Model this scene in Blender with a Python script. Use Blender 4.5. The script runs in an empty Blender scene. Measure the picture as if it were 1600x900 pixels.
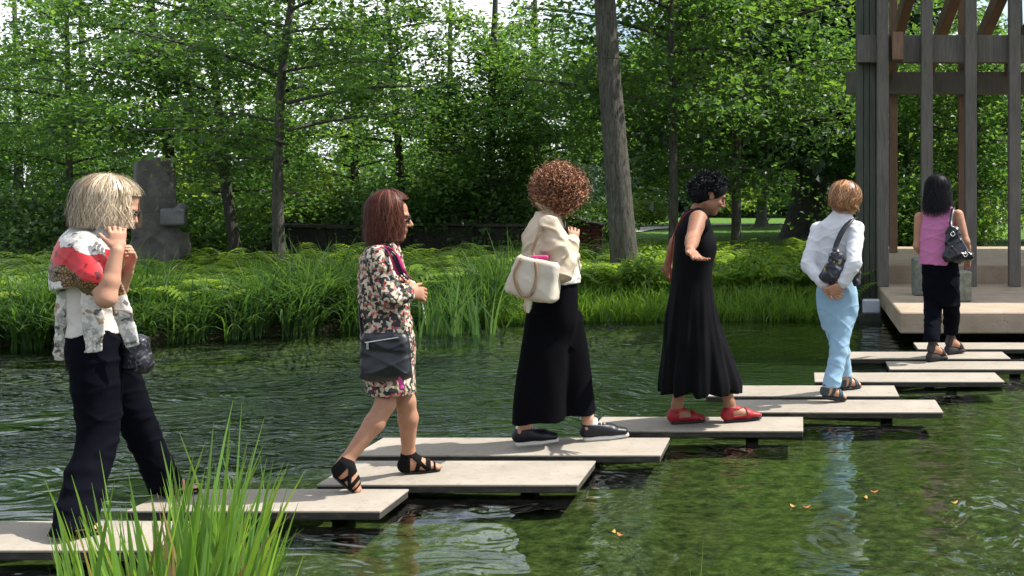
import bpy, bmesh, math, random
import numpy as np
from mathutils import Vector

# ------------------------------------------------------------------ camera, sky, sun, exposure
SC = bpy.context.scene
COL = SC.collection
FPX, CX, CY, CAMZ = 1850.0, 1250.0, 300.0, 1.65      # focal length and principal point of the 1600x900 photograph

cam_data = bpy.data.cameras.new('camera')
cam = bpy.data.objects.new('camera', cam_data)
COL.objects.link(cam)
cam.location = (0, 0, CAMZ)
cam.rotation_euler = (math.radians(90), math.radians(0.0), 0)
cam_data.sensor_width = 36.0
cam_data.lens = 36.0 * FPX / 1600.0
cam_data.shift_x = (800 - CX) / 1600.0
cam_data.shift_y = -(450 - CY) / 1600.0
cam_data.clip_end = 2000
SC.camera = cam

SUN_DIR = Vector((0.98, 0.33, 1.48)).normalized()     # towards the sun: right, a little behind the group, high
world = bpy.data.worlds.new('World')
SC.world = world
world.use_nodes = True
wn, wl = world.node_tree.nodes, world.node_tree.links
wn.clear()
sky = wn.new('ShaderNodeTexSky')
sky.sky_type = 'NISHITA'
sky.sun_disc = False
sky.sun_elevation = math.asin(SUN_DIR.z)
sky.sun_rotation = math.atan2(SUN_DIR.x, SUN_DIR.y)
sky.air_density = 1.0
sky.dust_density = 1.5
bg_sky = wn.new('ShaderNodeBackground'); bg_sky.inputs[1].default_value = 0.12
wl.new(sky.outputs[0], bg_sky.inputs[0])
bg_cl = wn.new('ShaderNodeBackground'); bg_cl.inputs[0].default_value = (0.93, 0.96, 1.0, 1); bg_cl.inputs[1].default_value = 1.15
tc = wn.new('ShaderNodeTexCoord'); mp = wn.new('ShaderNodeMapping'); mp.inputs['Scale'].default_value = (2.2, 2.2, 4.5)
nz = wn.new('ShaderNodeTexNoise'); nz.inputs['Scale'].default_value = 1.3; nz.inputs['Detail'].default_value = 7; nz.inputs['Roughness'].default_value = 0.58
rp = wn.new('ShaderNodeValToRGB'); rp.color_ramp.elements[0].position = 0.42; rp.color_ramp.elements[1].position = 0.60
mixw = wn.new('ShaderNodeMixShader'); wout = wn.new('ShaderNodeOutputWorld')
wl.new(tc.outputs['Generated'], mp.inputs[0]); wl.new(mp.outputs[0], nz.inputs['Vector']); wl.new(nz.outputs[0], rp.inputs[0])
wl.new(rp.outputs[0], mixw.inputs[0]); wl.new(bg_sky.outputs[0], mixw.inputs[1]); wl.new(bg_cl.outputs[0], mixw.inputs[2])
wl.new(mixw.outputs[0], wout.inputs[0])

sun_data = bpy.data.lights.new('sun', 'SUN')
sun_data.energy = 5.0
sun_data.angle = math.radians(0.53)
sun_data.color = (1.0, 0.955, 0.88)
sun = bpy.data.objects.new('sun', sun_data)
COL.objects.link(sun)
sun.rotation_euler = SUN_DIR.to_track_quat('Z', 'Y').to_euler()
sun.location = (6, 8, 30)

SC.view_settings.view_transform = 'Standard'
SC.view_settings.look = 'None'
SC.view_settings.gamma = 1.0
SC.view_settings.use_curve_mapping = False
SC.view_settings.exposure = 0.72
SC.render.engine = 'CYCLES'
SC.cycles.use_denoising = True
SC.cycles.max_bounces = 10
SC.cycles.diffuse_bounces = 3
SC.cycles.glossy_bounces = 3
SC.cycles.transmission_bounces = 4
SC.cycles.transparent_max_bounces = 8
SC.cycles.caustics_reflective = False
SC.cycles.caustics_refractive = False
SC.cycles.sample_clamp_indirect = 6.0

# ------------------------------------------------------------------ helpers: objects
def V(*a):
    return np.array(a[0] if len(a) == 1 else a, dtype=float)
def norm(v):
    v = np.asarray(v, float)
    return v / (np.linalg.norm(v) + 1e-12)
def pt(px, py, d):
    """a point of the place at distance d that the photograph shows at pixel (px, py)"""
    return V((px - CX) / FPX * d, d, CAMZ - (py - CY) / FPX * d)

def tag(o, label=None, cat=None, group=None, kind=None):
    if label: o['label'] = label
    if cat: o['category'] = cat
    if group: o['group'] = group
    if kind: o['kind'] = kind
    return o
def empty(name, loc, label=None, cat=None, group=None):
    o = bpy.data.objects.new(name, None)
    COL.objects.link(o)
    o.location = tuple(loc)
    o.empty_display_size = 0.1
    return tag(o, label, cat, group)
def link(name, me, material, parent=None, loc=None):
    o = bpy.data.objects.new(name, me)
    COL.objects.link(o)
    if material is not None and len(me.materials) == 0:
        me.materials.append(material)
    if parent is not None:
        o.parent = parent
    if loc is not None:
        o.location = tuple(loc)
    return o
def wloc(o):
    p = V(*o.location)
    while o.parent:
        o = o.parent
        p = p + V(*o.location)
    return p

class Geo:
    """collects vertices and faces (numpy blocks) for ONE mesh"""
    def __init__(self):
        self.v = []; self.f = []; self.n = 0; self.rnd = []
    def add(self, v, f, rnd=None):
        v = np.asarray(v, np.float32).reshape(-1, 3)
        f = np.asarray(f, np.int64)
        self.v.append(v)
        if len(f):
            self.f.append(f + self.n)
            self.rnd.append(np.zeros(len(f)) if rnd is None else np.broadcast_to(np.asarray(rnd, float), (len(f),)))
        self.n += len(v)
    def mesh(self, name, origin=(0, 0, 0), smooth=True, attr=False):
        me = bpy.data.meshes.new(name)
        v = np.concatenate(self.v) - np.asarray(origin, np.float32)
        me.vertices.add(len(v)); me.vertices.foreach_set('co', v.ravel().astype(np.float32))
        nl = sum(f.size for f in self.f); nf = sum(len(f) for f in self.f)
        me.loops.add(nl); me.polygons.add(nf)
        me.loops.foreach_set('vertex_index', np.concatenate([f.ravel() for f in self.f]).astype(np.int32))
        tot = np.concatenate([np.full(len(f), f.shape[1]) for f in self.f])
        st = np.concatenate([[0], np.cumsum(tot)[:-1]])
        me.polygons.foreach_set('loop_start', st.astype(np.int32))
        me.polygons.foreach_set('use_smooth', np.full(nf, smooth))
        if attr:
            a = me.attributes.new('rnd', 'FLOAT', 'FACE')
            a.data.foreach_set('value', np.concatenate(self.rnd).astype(np.float32))
        me.update(calc_edges=True)
        me.validate()
        return me
    def obj(self, name, material, parent=None, smooth=True, attr=False, loc=None):
        org = wloc(parent) if parent is not None else (V(loc) if loc is not None else V(0, 0, 0))
        me = self.mesh(name, org, smooth, attr)
        return link(name, me, material, parent, loc if parent is None else None)
    # -- shapes
    def box(self, c, h, ax=None, bev=0.0):
        c = V(c); h = V(h)
        ax = np.eye(3) if ax is None else np.asarray(ax, float)
        b = min(bev, h.min() * 0.45)
        if b <= 0:
            P = [(sx, sy, sz) for sx in (-1, 1) for sy in (-1, 1) for sz in (-1, 1)]
            v = [c + ax[0] * x * h[0] + ax[1] * y * h[1] + ax[2] * z * h[2] for x, y, z in P]
            f = [(0, 1, 3, 2), (4, 6, 7, 5), (0, 4, 5, 1), (2, 3, 7, 6), (0, 2, 6, 4), (1, 5, 7, 3)]
            self.add(v, f); return
        bm = bmesh.new()
        bmesh.ops.create_cube(bm, size=2.0)
        for w in bm.verts: w.co = Vector((w.co.x * h[0], w.co.y * h[1], w.co.z * h[2]))
        bmesh.ops.bevel(bm, geom=list(bm.edges), offset=b, segments=1, affect='EDGES')
        bmesh.ops.triangulate(bm, faces=list(bm.faces))
        bm.verts.ensure_lookup_table()
        v = np.array([w.co[:] for w in bm.verts]) @ ax + c
        f = np.array([[w.index for w in fc.verts] for fc in bm.faces])
        bm.free()
        self.add(v, f)
    def tube(self, pts, rad, n=8, cap=True, squash=None, side=None):
        pts = np.asarray(pts, float); K = len(pts)
        rad = np.broadcast_to(np.asarray(rad, float), (K,))
        t = np.gradient(pts, axis=0); t /= (np.linalg.norm(t, axis=1)[:, None] + 1e-9)
        if side is None:
            s0 = V(0, 1, 0) if abs(t[0][1]) < 0.9 else V(1, 0, 0)
        else:
            s0 = V(side)
        u = s0 - t * (t @ s0)[:, None]; u /= (np.linalg.norm(u, axis=1)[:, None] + 1e-9)
        w = np.cross(t, u)
        a = np.linspace(0, 2 * math.pi, n, endpoint=False)
        q = 1.0 if squash is None else squash
        v = pts[:, None] + rad[:, None, None] * (np.cos(a)[None, :, None] * u[:, None] + q * np.sin(a)[None, :, None] * w[:, None])
        i = np.arange(K - 1)[:, None] * n; j = np.arange(n)[None]; j2 = (j + 1) % n
        f = np.stack([i + j, i + j2, i + n + j2, i + n + j], -1).reshape(-1, 4)
        self.add(v.reshape(-1, 3), f)
        if cap:
            base = self.n - K * n
            for ring, flip in ((0, True), (K - 1, False)):
                idx = np.arange(n) + ring * n
                c = pts[ring]
                vv = np.concatenate([v[ring], [c]])
                tri = np.array([(k, (k + 1) % n, n) for k in range(n)])
                if flip: tri = tri[:, ::-1]
                self.add(vv, tri)
    def ribbon(self, pts, width, side, thick=0.004):
        """flat strap: rectangle section swept along pts; side = wide direction"""
        pts = np.asarray(pts, float); K = len(pts)
        t = np.gradient(pts, axis=0); t /= (np.linalg.norm(t, axis=1)[:, None] + 1e-9)
        side = np.broadcast_to(np.asarray(side, float), (K, 3))
        u = side - t * np.sum(t * side, 1)[:, None]; u /= (np.linalg.norm(u, axis=1)[:, None] + 1e-9)
        w = np.cross(t, u)
        width = np.broadcast_to(np.asarray(width, float), (K,))[:, None]
        ring = np.stack([pts + u * width / 2 + w * thick / 2, pts - u * width / 2 + w * thick / 2,
                         pts - u * width / 2 - w * thick / 2, pts + u * width / 2 - w * thick / 2], 1)
        i = np.arange(K - 1)[:, None] * 4; j = np.arange(4)[None]; j2 = (j + 1) % 4
        f = np.stack([i + j, i + j2, i + 4 + j2, i + 4 + j], -1).reshape(-1, 4)
        self.add(ring.reshape(-1, 3), f)
        b = self.n - K * 4
        self.f.append(np.array([[b + 3, b + 2, b + 1, b], [b + K * 4 - 4, b + K * 4 - 3, b + K * 4 - 2, b + K * 4 - 1]])); self.rnd.append(np.zeros(2))

def smooth_path(pts, n=24):
    """Catmull-Rom through pts (rows may carry radii as extra columns)"""
    p = np.asarray(pts, float)
    if len(p) < 3:
        t = np.linspace(0, 1, n)[:, None]
        return p[0] * (1 - t) + p[-1] * t
    q = np.concatenate([[2 * p[0] - p[1]], p, [2 * p[-1] - p[-2]]])
    out = []
    m = len(p) - 1
    for s in np.linspace(0, m, n):
        i = min(int(s), m - 1); t = s - i
        a, b, c, d = q[i], q[i + 1], q[i + 2], q[i + 3]
        out.append(0.5 * ((2 * b) + (-a + c) * t + (2 * a - 5 * b + 4 * c - d) * t * t + (-a + 3 * b - 3 * c + d) * t ** 3))
    return np.array(out)

def wob(x, y, z):
    return (np.sin(x + 1.7 * np.sin(y * .7 + .3) + z * .4) + np.sin(y * 1.3 + 1.5 * np.sin(z * .9 + 1) + x * .5)
            + np.sin(z * 1.1 + 1.6 * np.sin(x * .8 + 2) + y * .6)) / 3.0

def ridges(x, y, z, p=3.0):
    return (1.0 - np.abs(wob(x, y, z)) * 1.25).clip(0, 1) ** p

# ------------------------------------------------------------------ helpers: blended solids (bodies, clothes, stone)
class Solid:
    """signed-distance solid: primitives are blended into one continuous skin"""
    def __init__(self):
        self.p = []
    def _add(self, fn, lo, hi, k, op):
        self.p.append((fn, np.asarray(lo, float), np.asarray(hi, float), k, op)); return self
    def cone(self, a, b, ra, rb, k=0.015, op='u'):
        a, b = V(a), V(b); ab = b - a; L2 = ab @ ab + 1e-12; r = max(ra, rb)
        def fn(X, Y, Z):
            x, y, z = X - a[0], Y - a[1], Z - a[2]
            t = np.clip((x * ab[0] + y * ab[1] + z * ab[2]) / L2, 0, 1)
            return np.sqrt((x - ab[0] * t) ** 2 + (y - ab[1] * t) ** 2 + (z - ab[2] * t) ** 2) - (ra + (rb - ra) * t)
        return self._add(fn, np.minimum(a, b) - r, np.maximum(a, b) + r, k, op)
    def chain(self, pts, rad, k=0.015):
        for i in range(len(pts) - 1):
            self.cone(pts[i], pts[i + 1], rad[i], rad[i + 1], k)
        return self
    def econe(self, a, b, ra, rb, u, k=0.015, op='u', flat=False):
        """tapered tube of elliptical section: ra, rb = (half size along u, half size across u)"""
        a, b = V(a), V(b); w = b - a; L = np.linalg.norm(w) + 1e-9; w = w / L
        u = V(u); u = norm(u - w * (u @ w)); v = np.cross(w, u)
        r = max(*ra, *rb)
        def fn(X, Y, Z):
            x, y, z = X - a[0], Y - a[1], Z - a[2]
            h = x * w[0] + y * w[1] + z * w[2]
            t = np.clip(h / L, 0, 1)
            dw = h - t * L
            du = x * u[0] + y * u[1] + z * u[2]; dv = x * v[0] + y * v[1] + z * v[2]
            ru = ra[0] + (rb[0] - ra[0]) * t; rv = ra[1] + (rb[1] - ra[1]) * t
            rw = np.minimum(ru, rv) * (0.25 if flat else 1.0)
            k0 = np.sqrt((du / ru) ** 2 + (dv / rv) ** 2 + (dw / rw) ** 2) + 1e-6
            k1 = np.sqrt((du / ru ** 2) ** 2 + (dv / rv ** 2) ** 2 + (dw / rw ** 2) ** 2) + 1e-4
            return k0 * (k0 - 1) / k1
        return self._add(fn, np.minimum(a, b) - r, np.maximum(a, b) + r, k, op)
    def ell(self, c, r, ax=None, k=0.015, op='u'):
        c = V(c); r = V(r); ax = np.eye(3) if ax is None else np.asarray(ax, float)
        def fn(X, Y, Z):
            x, y, z = X - c[0], Y - c[1], Z - c[2]
            q = [x * e[0] + y * e[1] + z * e[2] for e in ax]
            k0 = np.sqrt((q[0] / r[0]) ** 2 + (q[1] / r[1]) ** 2 + (q[2] / r[2]) ** 2) + 1e-6
            k1 = np.sqrt((q[0] / r[0] ** 2) ** 2 + (q[1] / r[1] ** 2) ** 2 + (q[2] / r[2] ** 2) ** 2) + 1e-4
            return k0 * (k0 - 1) / k1
        e = np.sqrt(((ax * r[:, None]) ** 2).sum(0))
        return self._add(fn, c - e, c + e, k, op)
    def rbox(self, c, h, ax=None, r=0.01, k=0.01, op='u', taper=0.0):
        c = V(c); h = V(h); ax = np.eye(3) if ax is None else np.asarray(ax, float)
        def fn(X, Y, Z):
            x, y, z = X - c[0], Y - c[1], Z - c[2]
            q0 = x * ax[0][0] + y * ax[0][1] + z * ax[0][2]; q1 = x * ax[1][0] + y * ax[1][1] + z * ax[1][2]; q2 = x * ax[2][0] + y * ax[2][1] + z * ax[2][2]
            s = 1.0 - taper * q2 / h[2]
            a0 = np.abs(q0) - (h[0] * s - r); a1 = np.abs(q1) - (h[1] * s - r); a2 = np.abs(q2) - (h[2] - r)
            return np.sqrt(np.maximum(a0, 0) ** 2 + np.maximum(a1, 0) ** 2 + np.maximum(a2, 0) ** 2) + np.minimum(np.maximum(np.maximum(a0, a1), a2), 0) - r
        e = np.abs(ax * h[:, None]).sum(0) * (1 + abs(taper))
        return self._add(fn, c - e, c + e, k, op)
    def loft(self, st, u, n=14, k=0.012, flat=True):
        """st rows: (point, half size along u, half size across u); one smooth body through the stations"""
        rows = np.array([list(p) + [a, b] for p, a, b in st])
        q = smooth_path(rows, 48)
        a0 = q[0][:3]; w = q[-1][:3] - a0; L = np.linalg.norm(w); w = w / L
        u = V(u); u = norm(u - w * (u @ w)); v = np.cross(w, u)
        rel = q[:, :3] - a0; hh = np.maximum.accumulate(rel @ w + np.arange(48) * 1e-7)
        cu, cv, ra, rb = rel @ u, rel @ v, q[:, 3], q[:, 4]
        r = max(ra.max(), rb.max())
        def fn(X, Y, Z):
            x, y, z = X - a0[0], Y - a0[1], Z - a0[2]
            h = x * w[0] + y * w[1] + z * w[2]
            t = np.clip(h, 0, L)
            du = x * u[0] + y * u[1] + z * u[2] - np.interp(t, hh, cu); dv = x * v[0] + y * v[1] + z * v[2] - np.interp(t, hh, cv)
            ru = np.interp(t, hh, ra); rv = np.interp(t, hh, rb)
            k0 = np.sqrt((du / ru) ** 2 + (dv / rv) ** 2) + 1e-6
            k1 = np.sqrt((du / ru ** 2) ** 2 + (dv / rv ** 2) ** 2) + 1e-4
            d = k0 * (k0 - 1) / k1; cp = np.abs(h - L / 2) - L / 2
            return np.maximum(d, cp)
        lo = np.minimum(q[:, :3].min(0), q[:, :3].min(0)) - r; hi = q[:, :3].max(0) + r
        return self._add(fn, lo, hi, k, 'u')
    def cut(self, point, normal, k=0.0):
        """removes everything on the side the normal points to"""
        p = V(point); n = norm(normal)
        def fn(X, Y, Z):
            return (X - p[0]) * n[0] + (Y - p[1]) * n[1] + (Z - p[2]) * n[2]
        return self._add(fn, V(1e9, 1e9, 1e9), V(-1e9, -1e9, -1e9), k, 'cut')
    def surf(self, vox=0.006, disp=None, post=None):
        lo = np.min([p[1] for p in self.p if p[4] == 'u'], 0) - 0.012 - 3 * vox
        hi = np.max([p[2] for p in self.p if p[4] == 'u'], 0) + 0.012 + 3 * vox
        n = np.ceil((hi - lo) / vox).astype(int) + 1
        ax = [(lo[i] + vox * np.arange(n[i])).astype(np.float32) for i in range(3)]
        D = np.full(n, 0.2, np.float32)
        for fn, plo, phi, k, op in self.p:
            if op == 'cut':
                D = np.maximum(D, fn(ax[0][:, None, None], ax[1][None, :, None], ax[2][None, None, :])); continue
            m = max(k, 0) + 3 * vox + 0.012
            i0 = np.clip(np.floor((plo - m - lo) / vox).astype(int), 0, n); i1 = np.clip(np.ceil((phi + m - lo) / vox).astype(int) + 1, 0, n)
            if (i1 <= i0).any(): continue
            sl = tuple(slice(i0[i], i1[i]) for i in range(3))
            d = fn(ax[0][sl[0]][:, None, None], ax[1][sl[1]][None, :, None], ax[2][sl[2]][None, None, :])
            A = D[sl]
            if op == 's': A, d = -A, d
            if k > 0:
                h = np.clip(0.5 + 0.5 * (d - A) / k, 0, 1)
                R = d * (1 - h) + A * h - k * h * (1 - h)
            else:
                R = np.minimum(A, d)
            D[sl] = -R if op == 's' else R
        if post is not None:
            D = post(D, ax[0][:, None, None], ax[1][None, :, None], ax[2][None, None, :]).astype(np.float32)
        if disp is not None:
            I = np.nonzero(np.abs(D) < 0.035)
            D[I] += disp(ax[0][I[0]], ax[1][I[1]], ax[2][I[2]]).astype(np.float32)
        return nets(D, lo, vox)
    def obj(self, name, material, parent, vox=0.006, disp=None, post=None, extra=None):
        v, f = self.surf(vox, disp, post)
        g = Geo(); g.add(v, f)
        if extra is not None: extra(g)
        return g.obj(name, material, parent)

def nets(D, lo, vox):
    """surface nets: one vertex per crossed cell, one quad per crossed grid edge"""
    S = D < 0
    n = np.array(D.shape)
    c = S[:-1, :-1, :-1].astype(np.int8)
    tot = np.zeros(n - 1, np.int8)
    for dx in (0, 1):
        for dy in (0, 1):
            for dz in (0, 1):
                tot += S[dx:n[0] - 1 + dx, dy:n[1] - 1 + dy, dz:n[2] - 1 + dz]
    act = (tot > 0) & (tot < 8)
    I = np.stack(np.nonzero(act), 1)
    idx = np.full(n - 1, -1, np.int64); idx[act] = np.arange(len(I))
    corn = [(a, b, e) for a in (0, 1) for b in (0, 1) for e in (0, 1)]
    val = np.stack([D[I[:, 0] + a, I[:, 1] + b, I[:, 2] + e] for a, b, e in corn], 1).astype(np.float64)
    acc = np.zeros((len(I), 3)); cnt = np.zeros(len(I))
    cn = np.array(corn, float)
    for i in range(8):
        for j in range(i + 1, 8):
            if np.abs(cn[i] - cn[j]).sum() != 1: continue
            m = (val[:, i] < 0) != (val[:, j] < 0)
            t = val[m, i] / (val[m, i] - val[m, j])
            acc[m] += cn[i] + (cn[j] - cn[i]) * t[:, None]; cnt[m] += 1
    v = lo + vox * (I + acc / np.maximum(cnt, 1)[:, None])
    F = []
    for a in range(3):
        b, e = (a + 1) % 3, (a + 2) % 3
        s0 = [slice(None)] * 3; s1 = [slice(None)] * 3
        s0[a] = slice(0, n[a] - 1); s1[a] = slice(1, n[a])
        for q in (b, e):
            s0[q] = slice(1, n[q] - 1); s1[q] = slice(1, n[q] - 1)
        A, B = S[tuple(s0)], S[tuple(s1)]
        for m, flip in ((A & ~B, False), (~A & B, True)):
            E = np.stack(np.nonzero(m), 1)
            if not len(E): continue
            off = np.zeros(3, int); off[b] = 1; off[e] = 1
            E = E + off                                       # grid index of the edge start
            def cell(db, de):
                q = E.copy(); q[:, b] -= db; q[:, e] -= de
                return idx[q[:, 0], q[:, 1], q[:, 2]]
            quad = np.stack([cell(1, 1), cell(0, 1), cell(0, 0), cell(1, 0)], 1)
            F.append(quad[:, ::-1] if flip else quad)
    f = np.concatenate(F) if F else np.zeros((0, 4), int)
    return v, f

# ------------------------------------------------------------------ helpers: materials
def nodes(name):
    m = bpy.data.materials.new(name); m.use_nodes = True
    nt = m.node_tree; b = nt.nodes['Principled BSDF']
    return m, nt.nodes, nt.links, b
def rgba(c, k=1.0):
    return (c[0] * k, c[1] * k, c[2] * k, 1)
def noise(N, L, scale, detail=4, rough=0.55, coord='Object', stretch=None, vec=None):
    t = N.new('ShaderNodeTexCoord'); src = t.outputs[coord]
    if vec is not None: src = vec
    if stretch is not None:
        mpn = N.new('ShaderNodeMapping'); mpn.inputs['Scale'].default_value = stretch
        L.new(src, mpn.inputs[0]); src = mpn.outputs[0]
    z = N.new('ShaderNodeTexNoise'); z.inputs['Scale'].default_value = scale; z.inputs['Detail'].default_value = detail; z.inputs['Roughness'].default_value = rough
    L.new(src, z.inputs['Vector'])
    return z
def ramp(N, L, src, stops, interp='LINEAR'):
    r = N.new('ShaderNodeValToRGB'); e = r.color_ramp.elements; r.color_ramp.interpolation = interp
    e[0].position = stops[0][0]; e[0].color = rgba(stops[0][1])
    e[1].position = stops[-1][0]; e[1].color = rgba(stops[-1][1])
    for p, c in stops[1:-1]:
        q = e.new(p); q.color = rgba(c)
    L.new(src, r.inputs[0])
    return r
def bump(N, L, b, src, strength=0.3, dist=0.01, prev=None):
    u = N.new('ShaderNodeBump'); u.inputs['Strength'].default_value = strength; u.inputs['Distance'].default_value = dist
    L.new(src, u.inputs['Height'])
    if prev is not None: L.new(prev.outputs[0], u.inputs['Normal'])
    L.new(u.outputs[0], b.inputs['Normal'])
    return u
def mixc(N, L, fac, a, b, mode='MIX'):
    m = N.new('ShaderNodeMix'); m.data_type = 'RGBA'; m.blend_type = mode
    if isinstance(fac, (int, float)): m.inputs['Factor'].default_value = fac
    else: L.new(fac, m.inputs['Factor'])
    for k, s in (('A', a), ('B', b)):
        s_ = m.inputs[6 if k == 'A' else 7]
        if isinstance(s, tuple): s_.default_value = s if len(s) == 4 else rgba(s)
        else: L.new(s, s_)
    return m.outputs[2]
def mat(name, c, rough=0.6, var=0.15, scale=14, bmp=0.0, bscale=80, spec=0.3, metal=0.0, sheen=0.0, stretch=None, sss=0.0, detail=4):
    m, N, L, b = nodes(name)
    b.inputs['Roughness'].default_value = rough; b.inputs['Specular IOR Level'].default_value = spec; b.inputs['Metallic'].default_value = metal
    z = noise(N, L, scale, detail, stretch=stretch)
    r = ramp(N, L, z.outputs[0], [(0.3, tuple(x * (1 - var) for x in c)), (0.7, tuple(min(1, x * (1 + var)) for x in c))])
    L.new(r.outputs[0], b.inputs['Base Color'])
    if bmp:
        z2 = noise(N, L, bscale, 3, stretch=stretch)
        bump(N, L, b, z2.outputs[0], bmp, 0.004)
    if sheen: b.inputs['Sheen Weight'].default_value = sheen
    if sss:
        b.inputs['Subsurface Weight'].default_value = sss; b.inputs['Subsurface Radius'].default_value = (0.012, 0.005, 0.003)
    return m

# ================================================================== THE SETTING
rng = np.random.default_rng(7)

# ---- ground sheet: pond bed, banks, lawn, out to the horizon
WZ = 0.09                                             # water level
BX = [-60, -20, -8, -6.9, -5.5, -4.4, -2.1, 0.9, 1.6, 3, 60]
BY = [11.0, 11.4, 11.8, 12.0, 12.9, 13.9, 14.4, 14.5, 16.3, 17.0, 17.0]
def shore(x, y):
    """signed distance-like value, positive inside the pond"""
    yb = np.interp(x, BX, BY) + 0.10 * np.sin(x * 2.3) + 0.06 * np.sin(x * 5.1 + 1)
    s = np.minimum(yb - y, y - (3.1 + 0.15 * np.sin(x * 1.7)))
    return np.minimum(np.minimum(s, x + 17.0), 9.0 - x)
def ground_z(x, y):
    s = shore(x, y)
    t = np.clip(s / 1.3, 0, 1)
    inside = -0.045 - 0.075 * t * t * (3 - 2 * t) + 0.018 * np.sin(x * 3.1 + y * 1.3) * np.sin(y * 2.7 - x)
    # the bed drops away behind the line of stones
    line = 6.7 + 0.92 * (x + 2.0)
    deep = np.clip((y - line) / 3.4, 0, 1) * np.clip(s / 1.6, 0, 1)
    inside = inside - 0.26 * deep * deep * (3 - 2 * deep)
    o = np.clip(-s / 0.35, 0, 1); o2 = np.clip((-s - 0.3) / 7.0, 0, 1)
    outside = -0.045 + 0.145 * o + 0.18 * o2 * o2 * (3 - 2 * o2) + 0.012 * np.sin(x * 1.9 + 2) * np.sin(y * 2.2)
    return np.where(s > 0, inside, outside) + WZ
gx = np.concatenate([np.linspace(-400, -40, 14), np.linspace(-38, -17.5, 26), np.arange(-17, 9.2, 0.2), np.linspace(9.6, 40, 28), np.linspace(45, 400, 14)])
gy = np.concatenate([np.linspace(-60, 2.0, 12), np.arange(2.2, 18.5, 0.18), np.linspace(18.8, 60, 70), np.linspace(63, 900, 24)])
XX, YY = np.meshgrid(gx, gy, indexing='ij')
ZZ = ground_z(XX, YY)
g = Geo()
ny = len(gy)
ii = (np.arange(len(gx) - 1)[:, None] * ny + np.arange(ny - 1)[None]).ravel()
g.add(np.stack([XX, YY, ZZ], -1).reshape(-1, 3), np.stack([ii, ii + ny, ii + ny + 1, ii + 1], 1))
m, N, L, b = nodes('ground_mossy_bed_soil_and_lawn')
geo = N.new('ShaderNodeNewGeometry'); sep = N.new('ShaderNodeSeparateXYZ'); L.new(geo.outputs['Position'], sep.inputs[0])
P_ = geo.outputs['Position']
n1 = noise(N, L, 13.0, 8, 0.78, vec=P_); n2 = noise(N, L, 0.8, 4, vec=P_); n3 = noise(N, L, 45, 4, 0.7, vec=P_)
bed = ramp(N, L, n1.outputs[0], [(0.30, (0.008, 0.014, 0.006)), (0.42, (0.042, 0.062, 0.022)), (0.53, (0.115, 0.140, 0.052)), (0.62, (0.20, 0.225, 0.092)), (0.76, (0.42, 0.43, 0.24))])
bed2 = mixc(N, L, ramp(N, L, n2.outputs[0], [(0.4, (0, 0, 0)), (0.65, (1, 1, 1))]).outputs[0], bed.outputs[0], (0.085, 0.078, 0.034), 'MIX')
bedm = mixc(N, L, 0.45, bed.outputs[0], bed2)
lawn = ramp(N, L, n3.outputs[0], [(0.3, (0.055, 0.125, 0.018)), (0.7, (0.125, 0.235, 0.045))])
soil = ramp(N, L, n3.outputs[0], [(0.3, (0.018, 0.016, 0.008)), (0.7, (0.05, 0.055, 0.022))])
mr = N.new('ShaderNodeMapRange'); mr.inputs[1].default_value = WZ - 0.04; mr.inputs[2].default_value = WZ - 0.01; L.new(sep.outputs[2], mr.inputs[0])
my = N.new('ShaderNodeMapRange'); my.inputs[1].default_value = 20.5; my.inputs[2].default_value = 23.0; L.new(sep.outputs[1], my.inputs[0])
top = mixc(N, L, my.outputs[0], soil.outputs[0], lawn.outputs[0])
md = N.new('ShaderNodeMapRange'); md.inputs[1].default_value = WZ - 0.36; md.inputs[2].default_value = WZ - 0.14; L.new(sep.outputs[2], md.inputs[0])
dim_silt = ramp(N, L, n2.outputs[0], [(0.3, (0.020, 0.036, 0.022)), (0.7, (0.046, 0.070, 0.040))])  # deep mud tone, with light lost in the water painted into it
bedd = mixc(N, L, md.outputs[0], dim_silt.outputs[0], bedm)
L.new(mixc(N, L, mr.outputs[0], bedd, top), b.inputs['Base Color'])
b.inputs['Roughness'].default_value = 0.9; b.inputs['Specular IOR Level'].default_value = 0.15
bump(N, L, b, n3.outputs[0], 0.6, 0.04, bump(N, L, b, n1.outputs[0], 1.0, 0.06))
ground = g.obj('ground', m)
tag(ground, kind='structure')

# ---- water sheet
g = Geo()
wx = np.linspace(-17.4, 9.4, 30); wy = np.linspace(2.7, 17.6, 20)
WX, WY = np.meshgrid(wx, wy, indexing='ij'); ny = len(wy)
ii = (np.arange(len(wx) - 1)[:, None] * ny + np.arange(ny - 1)[None]).ravel()
g.add(np.stack([WX, WY, 0 * WX + WZ], -1).reshape(-1, 3), np.stack([ii, ii + ny, ii + ny + 1, ii + 1], 1))
m = bpy.data.materials.new('clear_green_pond_water'); m.use_nodes = True
N, L = m.node_tree.nodes, m.node_tree.links; N.clear()
out = N.new('ShaderNodeOutputMaterial'); gl = N.new('ShaderNodeBsdfGlossy'); tr = N.new('ShaderNodeBsdfTransparent'); mx = N.new('ShaderNodeMixShader'); fr = N.new('ShaderNodeFresnel')
gl.inputs['Roughness'].default_value = 0.015; gl.inputs['Color'].default_value = (0.95, 0.97, 1.0, 1)
tr.inputs['Color'].default_value = (0.70, 0.82, 0.62, 1)
fr.inputs['IOR'].default_value = 1.333
geo = N.new('ShaderNodeNewGeometry'); P_ = geo.outputs['Position']
sep = N.new('ShaderNodeSeparateXYZ'); L.new(P_, sep.inputs[0])
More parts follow.
